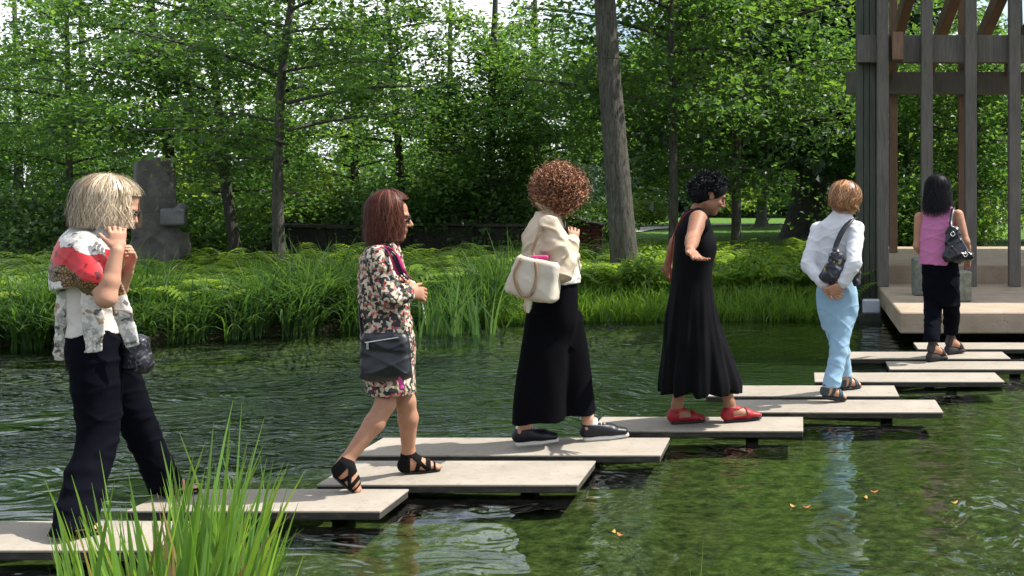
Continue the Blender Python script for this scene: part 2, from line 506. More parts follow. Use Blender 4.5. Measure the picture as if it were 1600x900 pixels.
# wind-ruffled patch in the open water behind the stones on the left, calm water in front and by the pavilion
dn_ = noise(N, L, 0.9, 2, vec=P_); dv_ = N.new('ShaderNodeVectorMath'); dv_.operation = 'MULTIPLY_ADD'; dv_.inputs[1].default_value = (1.1, 1.1, 0); L.new(dn_.outputs['Color'], dv_.inputs[0]); L.new(P_, dv_.inputs[2])
wa = noise(N, L, 3.9, 2, 0.5, vec=dv_.outputs[0], stretch=(0.8, 1.3, 1)); wb = noise(N, L, 12.0, 2.0, 0.5, vec=dv_.outputs[0], stretch=(0.7, 1.05, 1)); wc = noise(N, L, 1.1, 2, 0.5, vec=P_)
def mr_(src, a, b_, c=0.0, d=1.0):
    q = N.new('ShaderNodeMapRange'); q.interpolation_type = 'SMOOTHSTEP'
    for i, x in enumerate((a, b_, c, d)): q.inputs[i + 1].default_value = x
    L.new(src, q.inputs[0]); return q.outputs[0]
def mul(a, b_):
    q = N.new('ShaderNodeMath'); q.operation = 'MULTIPLY'
    for i, s_ in enumerate((a, b_)):
        if isinstance(s_, float): q.inputs[i].default_value = s_
        else: L.new(s_, q.inputs[i])
    return q.outputs[0]
def add_(a, b_):
    q = N.new('ShaderNodeMath'); q.operation = 'ADD'
    for i, s_ in enumerate((a, b_)):
        if isinstance(s_, float): q.inputs[i].default_value = s_
        else: L.new(s_, q.inputs[i])
    return q.outputs[0]
left = mr_(sep.outputs[0], 0.6, -2.6)
openw = mul(left, mr_(sep.outputs[1], 6.0, 7.2))
patch = mr_(noise(N, L, 0.7, 3, vec=P_).outputs[0], 0.34, 0.54)
ruff = add_(0.10, mul(openw, add_(0.15, mul(patch, 1.3))))
ruff2 = add_(0.02, mul(openw, add_(0.15, mul(patch, 1.5))))
b1 = N.new('ShaderNodeBump'); b1.inputs['Distance'].default_value = 0.075; L.new(wa.outputs[0], b1.inputs['Height']); L.new(add_(0.13, ruff), b1.inputs['Strength'])
b2 = N.new('ShaderNodeBump'); b2.inputs['Distance'].default_value = 0.050; L.new(wb.outputs[0], b2.inputs['Height']); L.new(ruff2, b2.inputs['Strength']); L.new(b1.outputs[0], b2.inputs['Normal'])
b3 = N.new('ShaderNodeBump'); b3.inputs['Distance'].default_value = 0.05; b3.inputs['Strength'].default_value = 0.6; L.new(wc.outputs[0], b3.inputs['Height']); L.new(b2.outputs[0], b3.inputs['Normal'])
for s_ in (gl, fr): L.new(b3.outputs[0], s_.inputs['Normal'])
L.new(fr.outputs[0], mx.inputs[0]); L.new(tr.outputs[0], mx.inputs[1]); L.new(gl.outputs[0], mx.inputs[2]); L.new(mx.outputs[0], out.inputs[0])
water = g.obj('water', m)
tag(water, kind='structure')

# ---- garden path across the far lawn
g = Geo()
pp = smooth_path([(-14, 24.5), (-8.5, 27), (-6.2, 33), (-5.2, 41), (-2, 46), (6, 49), (20, 50)], 50)
tt = np.gradient(pp, axis=0); tt /= np.linalg.norm(tt, axis=1)[:, None]; nn = np.stack([-tt[:, 1], tt[:, 0]], 1)
row = []
for q in (-0.7, -0.25, 0.25, 0.7):
    xy = pp + nn * q
    row.append(np.stack([xy[:, 0], xy[:, 1], ground_z(xy[:, 0], xy[:, 1]) + 0.035 + 0.01 * (abs(q) < 0.5)], 1))
row = np.stack(row, 1)
K = len(pp); ii = (np.arange(K - 1)[:, None] * 4 + np.arange(3)[None]).ravel()
g.add(row.reshape(-1, 3), np.stack([ii, ii + 1, ii + 5, ii + 4], 1))
tag(g.obj('garden_path', mat('pale_gravel', (0.34, 0.32, 0.28), 0.9, 0.25, 9, 0.5, 90)), kind='structure')

# ================================================================== STEPPING STONES
m_slab, N, L, b = nodes('fine_pale_concrete')
z1 = noise(N, L, 3.0, 6, 0.6); z2 = noise(N, L, 120, 2, 0.6); z3 = noise(N, L, 22, 5, 0.7)
c1 = ramp(N, L, z1.outputs[0], [(0.3, (0.265, 0.232, 0.188)), (0.7, (0.355, 0.315, 0.262))])
c2 = ramp(N, L, z3.outputs[0], [(0.26, (0.62, 0.60, 0.54)), (0.44, (0.97, 0.97, 0.96)), (0.8, (1.0, 1.0, 1.0))])
c3 = ramp(N, L, z2.outputs[0], [(0.3, (0.88, 0.88, 0.88)), (0.6, (1, 1, 1))])
L.new(mixc(N, L, 1.0, mixc(N, L, 1.0, c1.outputs[0], c2.outputs[0], 'MULTIPLY'), c3.outputs[0], 'MULTIPLY'), b.inputs['Base Color'])
b.inputs['Roughness'].default_value = 0.85; b.inputs['Specular IOR Level'].default_value = 0.2
bump(N, L, b, z2.outputs[0], 0.15, 0.003)
m_slab_side, N, L, b = nodes('shade_painted_concrete_edge')  # mottled side concrete, darkened in colour for the shade on these faces
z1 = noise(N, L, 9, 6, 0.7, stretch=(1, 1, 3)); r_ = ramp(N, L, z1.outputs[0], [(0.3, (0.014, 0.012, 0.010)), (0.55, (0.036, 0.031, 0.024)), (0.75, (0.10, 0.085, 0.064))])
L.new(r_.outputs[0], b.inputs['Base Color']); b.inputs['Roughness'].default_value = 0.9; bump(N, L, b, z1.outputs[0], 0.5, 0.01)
m_pier = mat('dark_wet_concrete', (0.020, 0.024, 0.014), 0.55, 0.4, 12, 0.5, 40)
SLAB_TOP, SLAB_T = 0.15, 0.044
slabs = [  # x0, x1, y0, y1, label
    (-4.35, -2.72, 4.96, 5.40, 'nearest stepping slab, half hidden by the foreground reeds, under the blonde woman\'s rear foot'),
    (-3.17, -1.975, 5.57, 5.98, 'pale stepping slab with the strappy rear shoe\'s toe on it, behind the reeds'),
    (-2.48, -1.14, 6.07, 6.61, 'pale stepping slab under the front foot of the woman in the floral dress'),
    (-2.545, -0.795, 6.75, 7.23, 'long pale stepping slab that both black sneakers stand on'),
    (-1.32, 0.02, 7.44, 7.90, 'pale stepping slab that both red shoes stand on'),
    (-0.47, 0.977, 8.07, 8.55, 'pale stepping slab under the nearer sandal of the woman in light blue trousers'),
    (-0.694, 0.73, 8.71, 9.18, 'pale stepping slab under the farther sandal of the woman in light blue trousers'),
    (0.116, 1.62, 9.37, 9.84, 'empty pale stepping slab between the blue trousers and the wedge sandals'),
    (0.76, 2.26, 10.03, 10.49, 'pale stepping slab under the nearer wedge sandal'),
    (0.43, 1.90, 10.67, 11.12, 'pale stepping slab under the farther wedge sandal'),
    (1.13, 2.60, 11.32, 11.80, 'farthest stepping slab, right before the pavilion platform'),
]
for i, (x0, x1, y0, y1, lab) in enumerate(slabs):
    c = V((x0 + x1) / 2, (y0 + y1) / 2, 0)
    root = empty('stepping_slab', c, lab, 'stepping stone', 'stepping slabs across the pond')
    g = Geo()
    g.box((c[0], c[1], SLAB_TOP - 0.006), ((x1 - x0) / 2, (y1 - y0) / 2, 0.006), bev=0.003)
    g.obj('top_face', m_slab, root, smooth=False)
    g = Geo()
    g.box((c[0], c[1], SLAB_TOP - 0.0125 - (SLAB_T - 0.012) / 2), ((x1 - x0) / 2 - 0.003, (y1 - y0) / 2 - 0.003, (SLAB_T - 0.012) / 2), bev=0.004)
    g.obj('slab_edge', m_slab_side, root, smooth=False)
    for q in (0.25, 0.75):
        g = Geo(); px = x0 + (x1 - x0) * q
        g.box((px, c[1] + 0.13, -0.35), (0.04, 0.06, 0.35 + SLAB_TOP - SLAB_T - 0.002), bev=0.006)
        g.obj('pier', m_pier, root, smooth=False)

# ================================================================== PAVILION
m_wood = []
for nm, c in (('silvered_timber', (0.118, 0.106, 0.092)), ('greenish_weathered_boards', (0.070, 0.078, 0.060)), ('brown_cedar', (0.170, 0.098, 0.060))):
    mm, N, L, b = nodes(nm)
    z1 = noise(N, L, 5, 6, 0.65, stretch=(14, 14, 0.8)); z2 = noise(N, L, 2.2, 3)
    r1 = ramp(N, L, z1.outputs[0], [(0.3, tuple(x * 0.6 for x in c)), (0.7, tuple(x * 1.25 for x in c))])
    r2 = ramp(N, L, z2.outputs[0], [(0.3, (0.75, 0.78, 0.72)), (0.7, (1, 1, 1))])
    L.new(mixc(N, L, 1.0, r1.outputs[0], r2.outputs[0], 'MULTIPLY'), b.inputs['Base Color'])
    b.inputs['Roughness'].default_value = 0.8; bump(N, L, b, z1.outputs[0], 0.35, 0.006)
    m_wood.append(mm)
m_trav, N, L, b = nodes('pitted_beige_travertine')
z1 = noise(N, L, 4, 6, 0.6); z2 = N.new('ShaderNodeTexVoronoi'); z2.inputs['Scale'].default_value = 26
tcn = N.new('ShaderNodeTexCoord'); L.new(tcn.outputs['Object'], z2.inputs['Vector'])
r1 = ramp(N, L, z1.outputs[0], [(0.3, (0.27, 0.205, 0.14)), (0.7, (0.37, 0.295, 0.215))])
r2 = ramp(N, L, z2.outputs['Distance'], [(0.10, (0.45, 0.40, 0.34)), (0.2, (1, 1, 1))])
z4 = noise(N, L, 9, 2); r4 = ramp(N, L, z4.outputs[0], [(0.5, (0, 0, 0)), (0.6, (1, 1, 1))])
L.new(mixc(N, L, r4.outputs[0], r1.outputs[0], mixc(N, L, 1.0, r1.outputs[0], r2.outputs[0], 'MULTIPLY')), b.inputs['Base Color'])
b.inputs['Roughness'].default_value = 0.75; bump(N, L, b, z2.outputs['Distance'], 0.2, 0.01)

pav = empty('pavilion', (3.4, 16.5, 0), 'open timber pavilion with grey posts and beams on a beige stone platform', 'pavilion')
def pbox(name, x0, x1, y0, y1, z0, z1, m_, bev=0.006):
    g = Geo(); g.box(((x0 + x1) / 2, (y0 + y1) / 2, (z0 + z1) / 2), ((x1 - x0) / 2, (y1 - y0) / 2, (z1 - z0) / 2), bev=bev)
    return g.obj(name, m_, pav, smooth=False)
pl = pbox('platform', 1.03, 7.4, 12.2, 16.05, 0.19, 0.41, m_trav, 0.012)
tag(pl, 'pitted beige stone platform above the water')
pbox('platform_pier', 1.5, 7.0, 13.2, 15.9, -0.5, 0.187, m_pier)
pbox('upper_step', 1.06, 7.4, 16.055, 21.6, 0.05, 0.655, m_trav, 0.01)
for x in (1.085, 1.66, 2.235, 2.81, 3.4):
    pbox('post', x - 0.075, x + 0.075, 15.46, 15.60, 0.412, 6.3, m_wood[0])
# the wide corner column: upright boards standing side by side
for k in range(4):
    pbox('column_board', 0.77 + 0.080 * k, 0.77 + 0.080 * k + 0.075, 15.78 + 0.012 * (k % 2), 16.04, 0.05, 6.3, m_wood[1], 0.004)
for k in range(5):
    pbox('column_board', 0.79 + 0.002 * (k % 2), 0.83, 16.06 + 0.16 * k, 16.06 + 0.16 * k + 0.15, 0.05, 6.3, m_wood[1], 0.004)
for x in (1.53, 2.66, 3.8, 5.0):
    pbox('back_post', x - 0.065, x + 0.065, 19.35, 19.48, 0.657, 6.3, m_wood[2])
pbox('front_beam', 0.755, 7.2, 15.605, 15.77, 3.36, 3.72, m_wood[0])
pbox('back_beam', 0.75, 7.2, 19.20, 19.345, 3.24, 3.60, m_wood[0])
for x in (1.20, 3.2, 5.2):
    pbox('tie_beam', x, x + 0.145, 15.42, 19.19, 3.725, 4.05, m_wood[2]) if x > 2 else pbox('tie_beam', x, x + 0.145, 15.615 - 0.25, 15.60, 3.37, 3.73, m_wood[2])
pbox('side_beam', 1.19, 1.33, 15.775, 19.19, 3.40, 3.74, m_wood[2])
for k, x in enumerate((1.42, 2.08, 2.74, 3.40, 4.06, 4.72)):      # rafters rising towards the front eave
    a, b_ = V(x, 19.3, 3.62), V(x + 0.25, 14.9, 5.2)
    w = norm(b_ - a); u = norm(np.cross(w, V(0, 0, 1))); q = np.cross(u, w)
    g = Geo(); g.box((a + b_) / 2, (np.linalg.norm(b_ - a) / 2, 0.07, 0.13), np.array([w, u, q]), 0.006)
    g.obj('rafter', m_wood[2], pav, smooth=False)
pbox('added_shade_roof', 3.0, 7.6, 14.6, 22.0, 6.32, 6.5, m_wood[1])  # unseen boards added overhead, placed so their shadow falls on the platform
for nm, px, py, d, w, dp, h, lab in (('stone_block', 1439, 462, 14.3, 0.20, 0.17, 0.44, 'upright grey green stone block on the pavilion platform, left of the pink top'),
                                     ('stone_block', 1492, 472, 13.5, 0.34, 0.17, 0.34, 'low grey stone block on the pavilion platform behind the black trousers')):
    p = pt(px, py, d)
    S = Solid().rbox((p[0], d, 0.412 + h / 2), (w / 2, dp, h / 2), r=0.015)
    o = S.obj(nm, mat('grey_granite', (0.15, 0.16, 0.13), 0.85, 0.35, 18, 0.6, 40), empty(nm, (p[0], d, 0.412), lab, 'stone', 'stone blocks on the platform'), 0.012,
              disp=lambda x, y, z: 0.006 * wob(x * 22, y * 22, z * 22))
    o.name = 'block'

# floodlight at the water's edge beside the platform
fl = empty('floodlight', (0.90, 14.3, 0.05), 'small grey floodlight box at the water\'s edge beside the platform', 'floodlight')
g = Geo(); g.box((0.86, 14.30, 0.27), (0.105, 0.07, 0.085), bev=0.015); g.obj('housing', mat('grey_painted_metal', (0.33, 0.35, 0.37), 0.45, 0.1), fl, smooth=False)
g = Geo(); g.box((0.86, 14.226, 0.27), (0.085, 0.003, 0.065)); g.obj('lens', mat('floodlight_glass', (0.30, 0.33, 0.36), 0.15, 0.05), fl, smooth=False)
g = Geo(); g.tube(smooth_path([V(0.72, 14.30, 0.10), V(0.71, 14.30, 0.22), V(0.745, 14.30, 0.29)], 8), 0.012, 6); g.obj('bracket', m_pier, fl)
g = Geo(); g.box((0.84, 14.32, 0.10), (0.14, 0.09, 0.082), bev=0.01); g.obj('foot', m_pier, fl, smooth=False)

# ================================================================== SCULPTURE on the far bank
m_stone, N, L, b = nodes('dark_basalt')
z1 = noise(N, L, 3.2, 7, 0.65); z2 = noise(N, L, 40, 3)
r1 = ramp(N, L, z1.outputs[0], [(0.3, (0.030, 0.027, 0.023)), (0.5, (0.066, 0.060, 0.051)), (0.72, (0.13, 0.118, 0.098))])
L.new(r1.outputs[0], b.inputs['Base Color']); b.inputs['Roughness'].default_value = 0.75; bump(N, L, b, z2.outputs[0], 0.3, 0.01, bump(N, L, b, z1.outputs[0], 0.6, 0.05))
m_pol = mat('polished_basalt', (0.065, 0.063, 0.060), 0.30, 0.25, 9, 0.15, 50, spec=0.6)
D_ = 16.6; s_ = D_ / FPX
scu = empty('stone_sculpture', pt(250, 445, D_) * V(1, 1, 0) + V(0, 0, 0.12), 'tall grey stone sculpture of stacked carved blocks among the bank grasses', 'sculpture')
def sp(x, y, dy=0.0): return pt(x, y, D_ + dy)
dd = lambda x, y, z: 0.010 * wob(x * 9, y * 9, z * 7) + 0.008 * wob(x * 33, y * 33, z * 30) + 0.012 * ridges(x * 11, y * 11, z * 9, 4)
yawm = lambda a: np.array([[math.cos(a), math.sin(a), 0], [-math.sin(a), math.cos(a), 0], [0, 0, 1.0]])
S = Solid()
S.rbox(sp(243, 395), (0.30, 0.28, 0.56), yawm(0.5), r=0.02, taper=0.07).rbox(sp(268, 410, .05), (0.17, 0.24, 0.42), yawm(-0.2), r=0.04, k=0.08, taper=0.12)
S.rbox(sp(280, 352, -.30), (0.16, 0.22, 0.16), r=0.03, k=0.03, op='s').ell(sp(258, 395, -.34), V(.10, .12, .42), k=.05, op='s')
S.obj('base_block', m_stone, scu, 0.02, dd)
S = Solid()
S.rbox(sp(241, 292), (0.255, 0.23, 0.40), yawm(0.62), r=0.02, taper=0.08)
S.cut(sp(264, 262), (0.93, -0.15, 0.36), 0); S.cut(sp(222, 249), (-0.35, 0, 1), 0)
S.obj('upper_block', m_stone, scu, 0.02, dd)
S = Solid().rbox(sp(272, 339, -.18), (0.155, 0.15, 0.125), yawm(0.35), r=0.03, k=.02).ell(sp(283, 327, -.18), V(.085, .11, .09), k=.03)
S.obj('polished_arm', m_pol, scu, 0.016, lambda x, y, z: 0.004 * wob(x * 14, y * 14, z * 14))

# ================================================================== LOW WALL, HUT, FAR FENCE
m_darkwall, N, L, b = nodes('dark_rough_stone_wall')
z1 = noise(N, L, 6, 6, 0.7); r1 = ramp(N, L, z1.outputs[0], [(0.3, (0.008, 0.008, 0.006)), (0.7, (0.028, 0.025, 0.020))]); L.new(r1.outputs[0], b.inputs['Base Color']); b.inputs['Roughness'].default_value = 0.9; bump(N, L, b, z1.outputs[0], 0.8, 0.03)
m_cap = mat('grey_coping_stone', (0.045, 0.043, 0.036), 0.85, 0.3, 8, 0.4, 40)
wall = empty('low_garden_wall', (-11, 22.6, 0.25), 'long low dark garden wall with flat grey coping behind the ferns', 'wall')
xs = -15.6
while xs < -5.2:
    w = 0.75 + 0.5 * rng.random(); z = 0.82 + 0.05 * rng.random() + 0.05 * (xs > -8.7)
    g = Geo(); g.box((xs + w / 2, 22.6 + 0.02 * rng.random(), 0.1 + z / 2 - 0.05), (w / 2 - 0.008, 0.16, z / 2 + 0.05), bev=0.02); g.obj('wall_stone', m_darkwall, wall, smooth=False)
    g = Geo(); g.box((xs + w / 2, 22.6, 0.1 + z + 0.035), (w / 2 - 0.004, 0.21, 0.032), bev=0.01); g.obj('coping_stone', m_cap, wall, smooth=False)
    xs += w
hut = empty('brick_pier', pt(912, 382, 24) * V(1, 1, 0) + V(0, 0, 0.3), 'small dark red brick pier with a sloping cap, shaded, behind the cream jacket', 'pier')
hp = V(*hut.location); m_brick = mat('dark_red_brick', (0.13, 0.045, 0.032), 0.9, 0.35, 15, 0.5, 60)
g = Geo(); g.box((0, 0, 0), (0.112, 0.052, 0.033), bev=0.006); bme = g.mesh('brick', smooth=False)
bme.materials.append(m_brick)
for r in range(9):
    for c in range(3):
        o = bpy.data.objects.new('brick', bme); COL.objects.link(o); o.parent = hut
        o.location = (-0.24 + 0.24 * c + (0.06 if r % 2 else -0.06) * 0.5, 0.008 * ((r * 3 + c * 5) % 3), 0.035 + 0.078 * r)
g = Geo(); g.box(hp + V(0, 0.12, 0.35), (0.355, 0.11, 0.36)); g.obj('core', m_darkwall, hut, smooth=False)
g = Geo(); g.box(hp + V(0.0, 0.08, 0.76), (0.42, 0.22, 0.028), np.array([norm(V(1, 0, -0.22)), V(0, 1, 0), norm(V(0.22, 0, 1))]), 0.01); g.obj('cap', m_cap, hut, smooth=False)
for k, (px, d, lab) in enumerate(((1018, 50, 'tiny path light on the sunlit lawn left of the black dress'), (1147, 52, 'tiny path light on the sunlit lawn right of the black dress'))):
    p = pt(px, 350, d); z = float(ground_z(p[0], p[1]))
    r = empty('path_light', (p[0], p[1], z), lab, 'path light', 'path lights on the lawn')
    g = Geo(); g.tube([V(p[0], p[1], z), V(p[0], p[1], z + 0.5)], 0.035, 8); g.obj('stem', m_pier, r)
    g = Geo(); g.tube([V(p[0], p[1], z + 0.48), V(p[0], p[1], z + 0.53), V(p[0], p[1], z + 0.6)], [0.11, 0.10, 0.03], 10); g.obj('hood', mat('pale_metal', (0.4, 0.4, 0.38), 0.4), r)

# ================================================================== TREES
def leaf_mat(name, c, trans=0.42, yellow=0.25, gloss=0.42):
    m = bpy.data.materials.new(name); m.use_nodes = True
    N, L = m.node_tree.nodes, m.node_tree.links
    b = N['Principled BSDF']; out = N['Material Output']
    at = N.new('ShaderNodeAttribute'); at.attribute_name = 'rnd'
    oi = N.new('ShaderNodeObjectInfo')
    d = tuple(x * 0.62 for x in c); y = (c[0] * 1.75, c[1] * 1.40, c[2] * 1.0)
    r = ramp(N, L, at.outputs['Fac'], [(0.0, d), (0.5, c), (1.0, y)])
    hs = N.new('ShaderNodeHueSaturation'); L.new(r.outputs[0], hs.inputs['Color'])
    mr = N.new('ShaderNodeMapRange'); mr.inputs[3].default_value = 0.92; mr.inputs[4].default_value = 1.4; L.new(oi.outputs['Random'], mr.inputs[0]); L.new(mr.outputs[0], hs.inputs['Value'])
    L.new(hs.outputs[0], b.inputs['Base Color']); b.inputs['Roughness'].default_value = gloss; b.inputs['Specular IOR Level'].default_value = 0.45
    t = N.new('ShaderNodeBsdfTranslucent'); mx = N.new('ShaderNodeMixShader'); mx.inputs[0].default_value = trans
    L.new(mixc(N, L, 1.0, hs.outputs[0], (2.05, 2.05, 0.9, 1), 'MULTIPLY'), t.inputs[0])
    L.new(b.outputs[0], mx.inputs[1]); L.new(t.outputs[0], mx.inputs[2]); L.new(mx.outputs[0], out.inputs[0])
    return m
M_LEAF = leaf_mat('maple_leaves', (0.066, 0.138, 0.043), 0.52)
M_LEAF2 = leaf_mat('yellow_green_leaves', (0.095, 0.160, 0.038), 0.48)
M_LEAF3 = leaf_mat('dark_evergreen_needles', (0.020, 0.046, 0.022), 0.2)
M_SHRUB = leaf_mat('shrub_leaves', (0.050, 0.108, 0.034))
def bark(name, c):
    m, N, L, b = nodes(name)
    z1 = noise(N, L, 15, 6, 0.72, stretch=(2.2, 2.2, 0.42)); z2 = noise(N, L, 2.0, 3)
    r1 = ramp(N, L, z1.outputs[0], [(0.36, tuple(x * 0.30 for x in c)), (0.5, c), (0.68, tuple(x * 1.7 for x in c))])
    r2 = ramp(N, L, z2.outputs[0], [(0.35, (0.72, 0.80, 0.66)), (0.65, (1, 1, 1))])
    L.new(mixc(N, L, 1.0, r1.outputs[0], r2.outputs[0], 'MULTIPLY'), b.inputs['Base Color']); b.inputs['Roughness'].default_value = 0.9
    bump(N, L, b, z1.outputs[0], 1.0, 0.05)
    return m
M_BARK = bark('grey_furrowed_bark', (0.090, 0.081, 0.066)); M_BARKD = bark('dark_bark', (0.050, 0.045, 0.036))

def leaves(g, p, size, rg, flat=0.55, wid=0.42, axis=None, bias=None):
    """one folded leaf blade of two triangles at each point"""
    n = len(p)
    nr = rg.normal(size=(n, 3)) * flat; nr[:, 2] += 1.0
    nr /= np.linalg.norm(nr, axis=1)[:, None]
    a = rg.normal(size=(n, 3)) if axis is None else axis + rg.normal(size=(n, 3)) * 0.5
    a -= nr * np.sum(a * nr, 1)[:, None]; a /= np.linalg.norm(a, axis=1)[:, None]
    s = np.cross(nr, a)
    L_ = (size * (0.5 + 1.0 * rg.random(n)))[:, None]
    v = np.stack([p - a * L_ * .5, p + s * L_ * wid + nr * L_ * .12, p + a * L_ * .55 - nr * L_ * .10, p - s * L_ * wid + nr * L_ * .12], 1)
    i = np.arange(n)[:, None] * 4
    f = np.concatenate([i + [0, 1, 2], i + [0, 2, 3]], 1).reshape(-1, 3)
    rn = rg.random(n) if bias is None else np.clip(bias + 0.5 * (rg.random(n) - 0.5), 0, 1)
    g.add(v.reshape(-1, 3), f, np.repeat(rn, 2))

def crown_variant(seed, z0, H, R, nl, per, size, shape='round', flat=0.5, droop=0.15):
    """leaf sprays held on side limbs, thinner towards the top; returns (crown mesh, limb mesh) about the trunk foot"""
    rg = np.random.default_rng(seed)
    gc, gl_ = Geo(), Geo()
    for i in range(nl):
        u = (i + rg.random()) / nl
        z = z0 + (H - z0) * u ** 0.95
        prof = (math.sin(math.pi * min(0.96, 0.30 + 0.66 * u)) ** 0.7) if shape == 'round' else (1.02 - u)
        r = R * prof * (0.65 + 0.5 * rg.random())
        az = i * 2.399963 + rg.normal() * 0.3
        e = V(math.cos(az), math.sin(az), 0); sd = V(-e[1], e[0], 0)
        rise = (0.10 + 0.28 * rg.random()) * r if shape == 'round' else -0.12 * r
        t = np.linspace(0, 1, 7)
        bend = rg.normal() * 0.15 * r
        def at(t): return V(0, 0, z)[None] + e[None] * (r * t)[:, None] + sd[None] * (bend * t * t)[:, None] + V(0, 0, 1)[None] * (rise * t - droop * r * t * t)[:, None]
        gl_.tube(at(t), 0.012 + 0.030 * (r / R) * (1 - t) ** 0.8, 5, cap=False)
        nt = int(5 + 9 * r / R)
        for k in range(nt):
            tt = 0.22 + 0.80 * rg.random() ** 0.75
            lat = rg.normal() * 0.30 * r * (0.35 + 0.5 * tt)
            c = at(np.array([tt]))[0] + sd * lat + V(0, 0, rg.normal() * 0.24 - 0.25 * abs(lat) * droop)
            w0 = at(np.array([max(0.05, tt - 0.25)]))[0]
            gl_.tube(np.stack([w0, (w0 + c) / 2 + V(0, 0, 0.05), c]), [0.010, 0.007, 0.004], 3, cap=False)
            m_ = int(per * (0.6 + 0.8 * rg.random()))
            sg = (0.18 + 0.24 * rg.random()) * (1.0 if size < 0.2 else 1.6)
            q = rg.normal(size=(m_, 3)) * V(sg, sg, sg * 0.45)
            q[:, 2] -= 0.35 * (q[:, 0] ** 2 + q[:, 1] ** 2)
            leaves(gc, c + q, size, rg, flat, bias=rg.random())
    return gc.mesh('crown', smooth=False, attr=True), gl_.mesh('limbs')

CV = {
    'low': crown_variant(11, 1.7, 6.6, 3.0, 22, 60, 0.100),
    'lowb': crown_variant(12, 2.3, 7.0, 3.0, 20, 56, 0.100),
    'mid': crown_variant(13, 2.8, 7.4, 3.1, 19, 56, 0.102),
    'high': crown_variant(14, 5.0, 8.5, 2.6, 14, 60, 0.100),
    'full': crown_variant(15, 0.9, 5.6, 2.5, 26, 72, 0.095),
    'far': crown_variant(16, 1.6, 12.0, 4.6, 46, 84, 0.23),
    'spruce': crown_variant(17, 3.6, 14.0, 4.6, 100, 50, 0.24, 'cone', 0.9, 0.30),
}
def tree(px, py, d, width, kind, label, group, lean=((0, 0),), m_leaf=M_LEAF, m_bark=M_BARK, rot=0.0, sc=1.0, ztop=11.0, name='tree', crown=True, curve=None, flare=(0.55, 0.22)):
    """trunk foot at pixel (px, py) and distance d; curve = pixel positions the trunk passes through"""
    p = pt(px, py, d); z = float(ground_z(p[0], p[1]))
    base = V(p[0], p[1], z - 0.03)
    if d < 28 and px < 900: sc *= 0.75; ztop *= 0.56
    root = empty(name, base, label, 'tree', group)
    pts = [base]
    if curve:
        for qx, qy in curve: pts.append(pt(qx, qy, d))
        dirv = norm(pts[-1] - pts[-2]); pts.append(pts[-1] + dirv * max(1.0, (ztop - pts[-1][2]) / max(dirv[2], 0.4)))
    else:
        pts.append(base + V(0.1 * math.sin(px), 0.1, ztop * 0.5)); pts.append(base + V(0.2 * math.sin(px), 0.1, ztop))
    path = smooth_path(pts, 44)
    hh = np.clip((path[:, 2] - base[2]) / ztop, 0, 1)
    rad = width / 2 * (1.0 - 0.72 * hh) * (1 + flare[0] * np.exp(-(path[:, 2] - base[2]) / flare[1]))
    g = Geo(); g.tube(path, rad, 14, cap=False); g.obj('trunk', m_bark, root)
    if crown:
        cm, lm = CV[kind]
        # the crown follows the trunk: shift it by the trunk's mean lean
        k = int(np.argmin(np.abs(path[:, 2] - (base[2] + 5.0 * sc))))
        off = (path[k] - base) * V(1, 1, 0)
        for nm, me, mt in (('limbs', lm, m_bark), ('crown', cm, m_leaf)):
            o = bpy.data.objects.new(nm, me); COL.objects.link(o); o.parent = root
            if len(me.materials) == 0: me.materials.append(mt)
            o.material_slots[0].link = 'OBJECT'; o.material_slots[0].material = mt
            o.location = tuple(off); o.rotation_euler = (0, 0, rot); o.scale = (sc, sc, sc)
    return root

T_BANK, T_BEHIND, T_FAR = 'trees on the far bank', 'trees behind the garden wall', 'trees beyond the lawn'
tree(980, 462, 17.0, 0.40, 'high', 'thick leaning grey trunk with furrowed bark right of the curly haired woman', T_BANK, curve=[(967, 300), (952, 110), (945, 0)], rot=1.0, ztop=12)
tree(438, 438, 17.6, 0.19, 'lowb', 'slim pale trunk rising out of the ferns right of the stone sculpture', T_BANK, curve=[(434, 300), (440, 120), (456, 0)], rot=2.2)
tree(372, 418, 20.0, 0.20, 'low', 'dark slim trunk between the stone sculpture and the pale slim trunk', T_BANK, curve=[(352, 280), (338, 140), (322, 0)], m_bark=M_BARKD, rot=0.4)
tree(268, 420, 21.0, 0.26, 'mid', 'dark trunk rising directly behind the stone sculpture', T_BANK, curve=[(262, 220), (246, 90), (235, 0)], m_bark=M_BARKD, rot=4.0)
tree(108, 410, 22.5, 0.16, 'low', 'leafy tree with a thin trunk above the blonde woman', T_BANK, curve=[(108, 260), (104, 0)], rot=5.2)
tree(628, 395, 23.0, 0.19, 'mid', 'slim dark trunk straight above the woman in the floral dress', T_BEHIND, curve=[(624, 250), (612, 90), (604, 0)], m_bark=M_BARKD, rot=3.0)
tree(556, 390, 26.0, 0.22, 'low', 'dark trunk half lost in leaves left of the floral dress', T_BEHIND, curve=[(553, 200), (549, 0)], m_bark=M_BARKD, rot=1.7)
tree(768, 392, 23.0, 0.24, 'full', 'dark trunk in deep shade left of the cream jacket', T_BEHIND, curve=[(766, 240), (774, 0)], m_bark=M_BARKD, rot=0.9)
tree(842, 388, 25.0, 0.22, 'low', 'leafy tree directly behind the curly hair', T_BEHIND, curve=[(840, 220), (836, 0)], rot=2.9)
tree(1052, 395, 20.5, 0.17, 'low', 'thin trunk with bright layered leaves above the woman in the black dress', T_BANK, curve=[(1052, 250), (1048, 0)], rot=0.2)
tree(1150, 380, 23.0, 0.20, 'low', 'broad leafy tree between the black dress and the white shirt', T_BEHIND, curve=[(1152, 200), (1160, 0)], rot=3.6, sc=1.1)
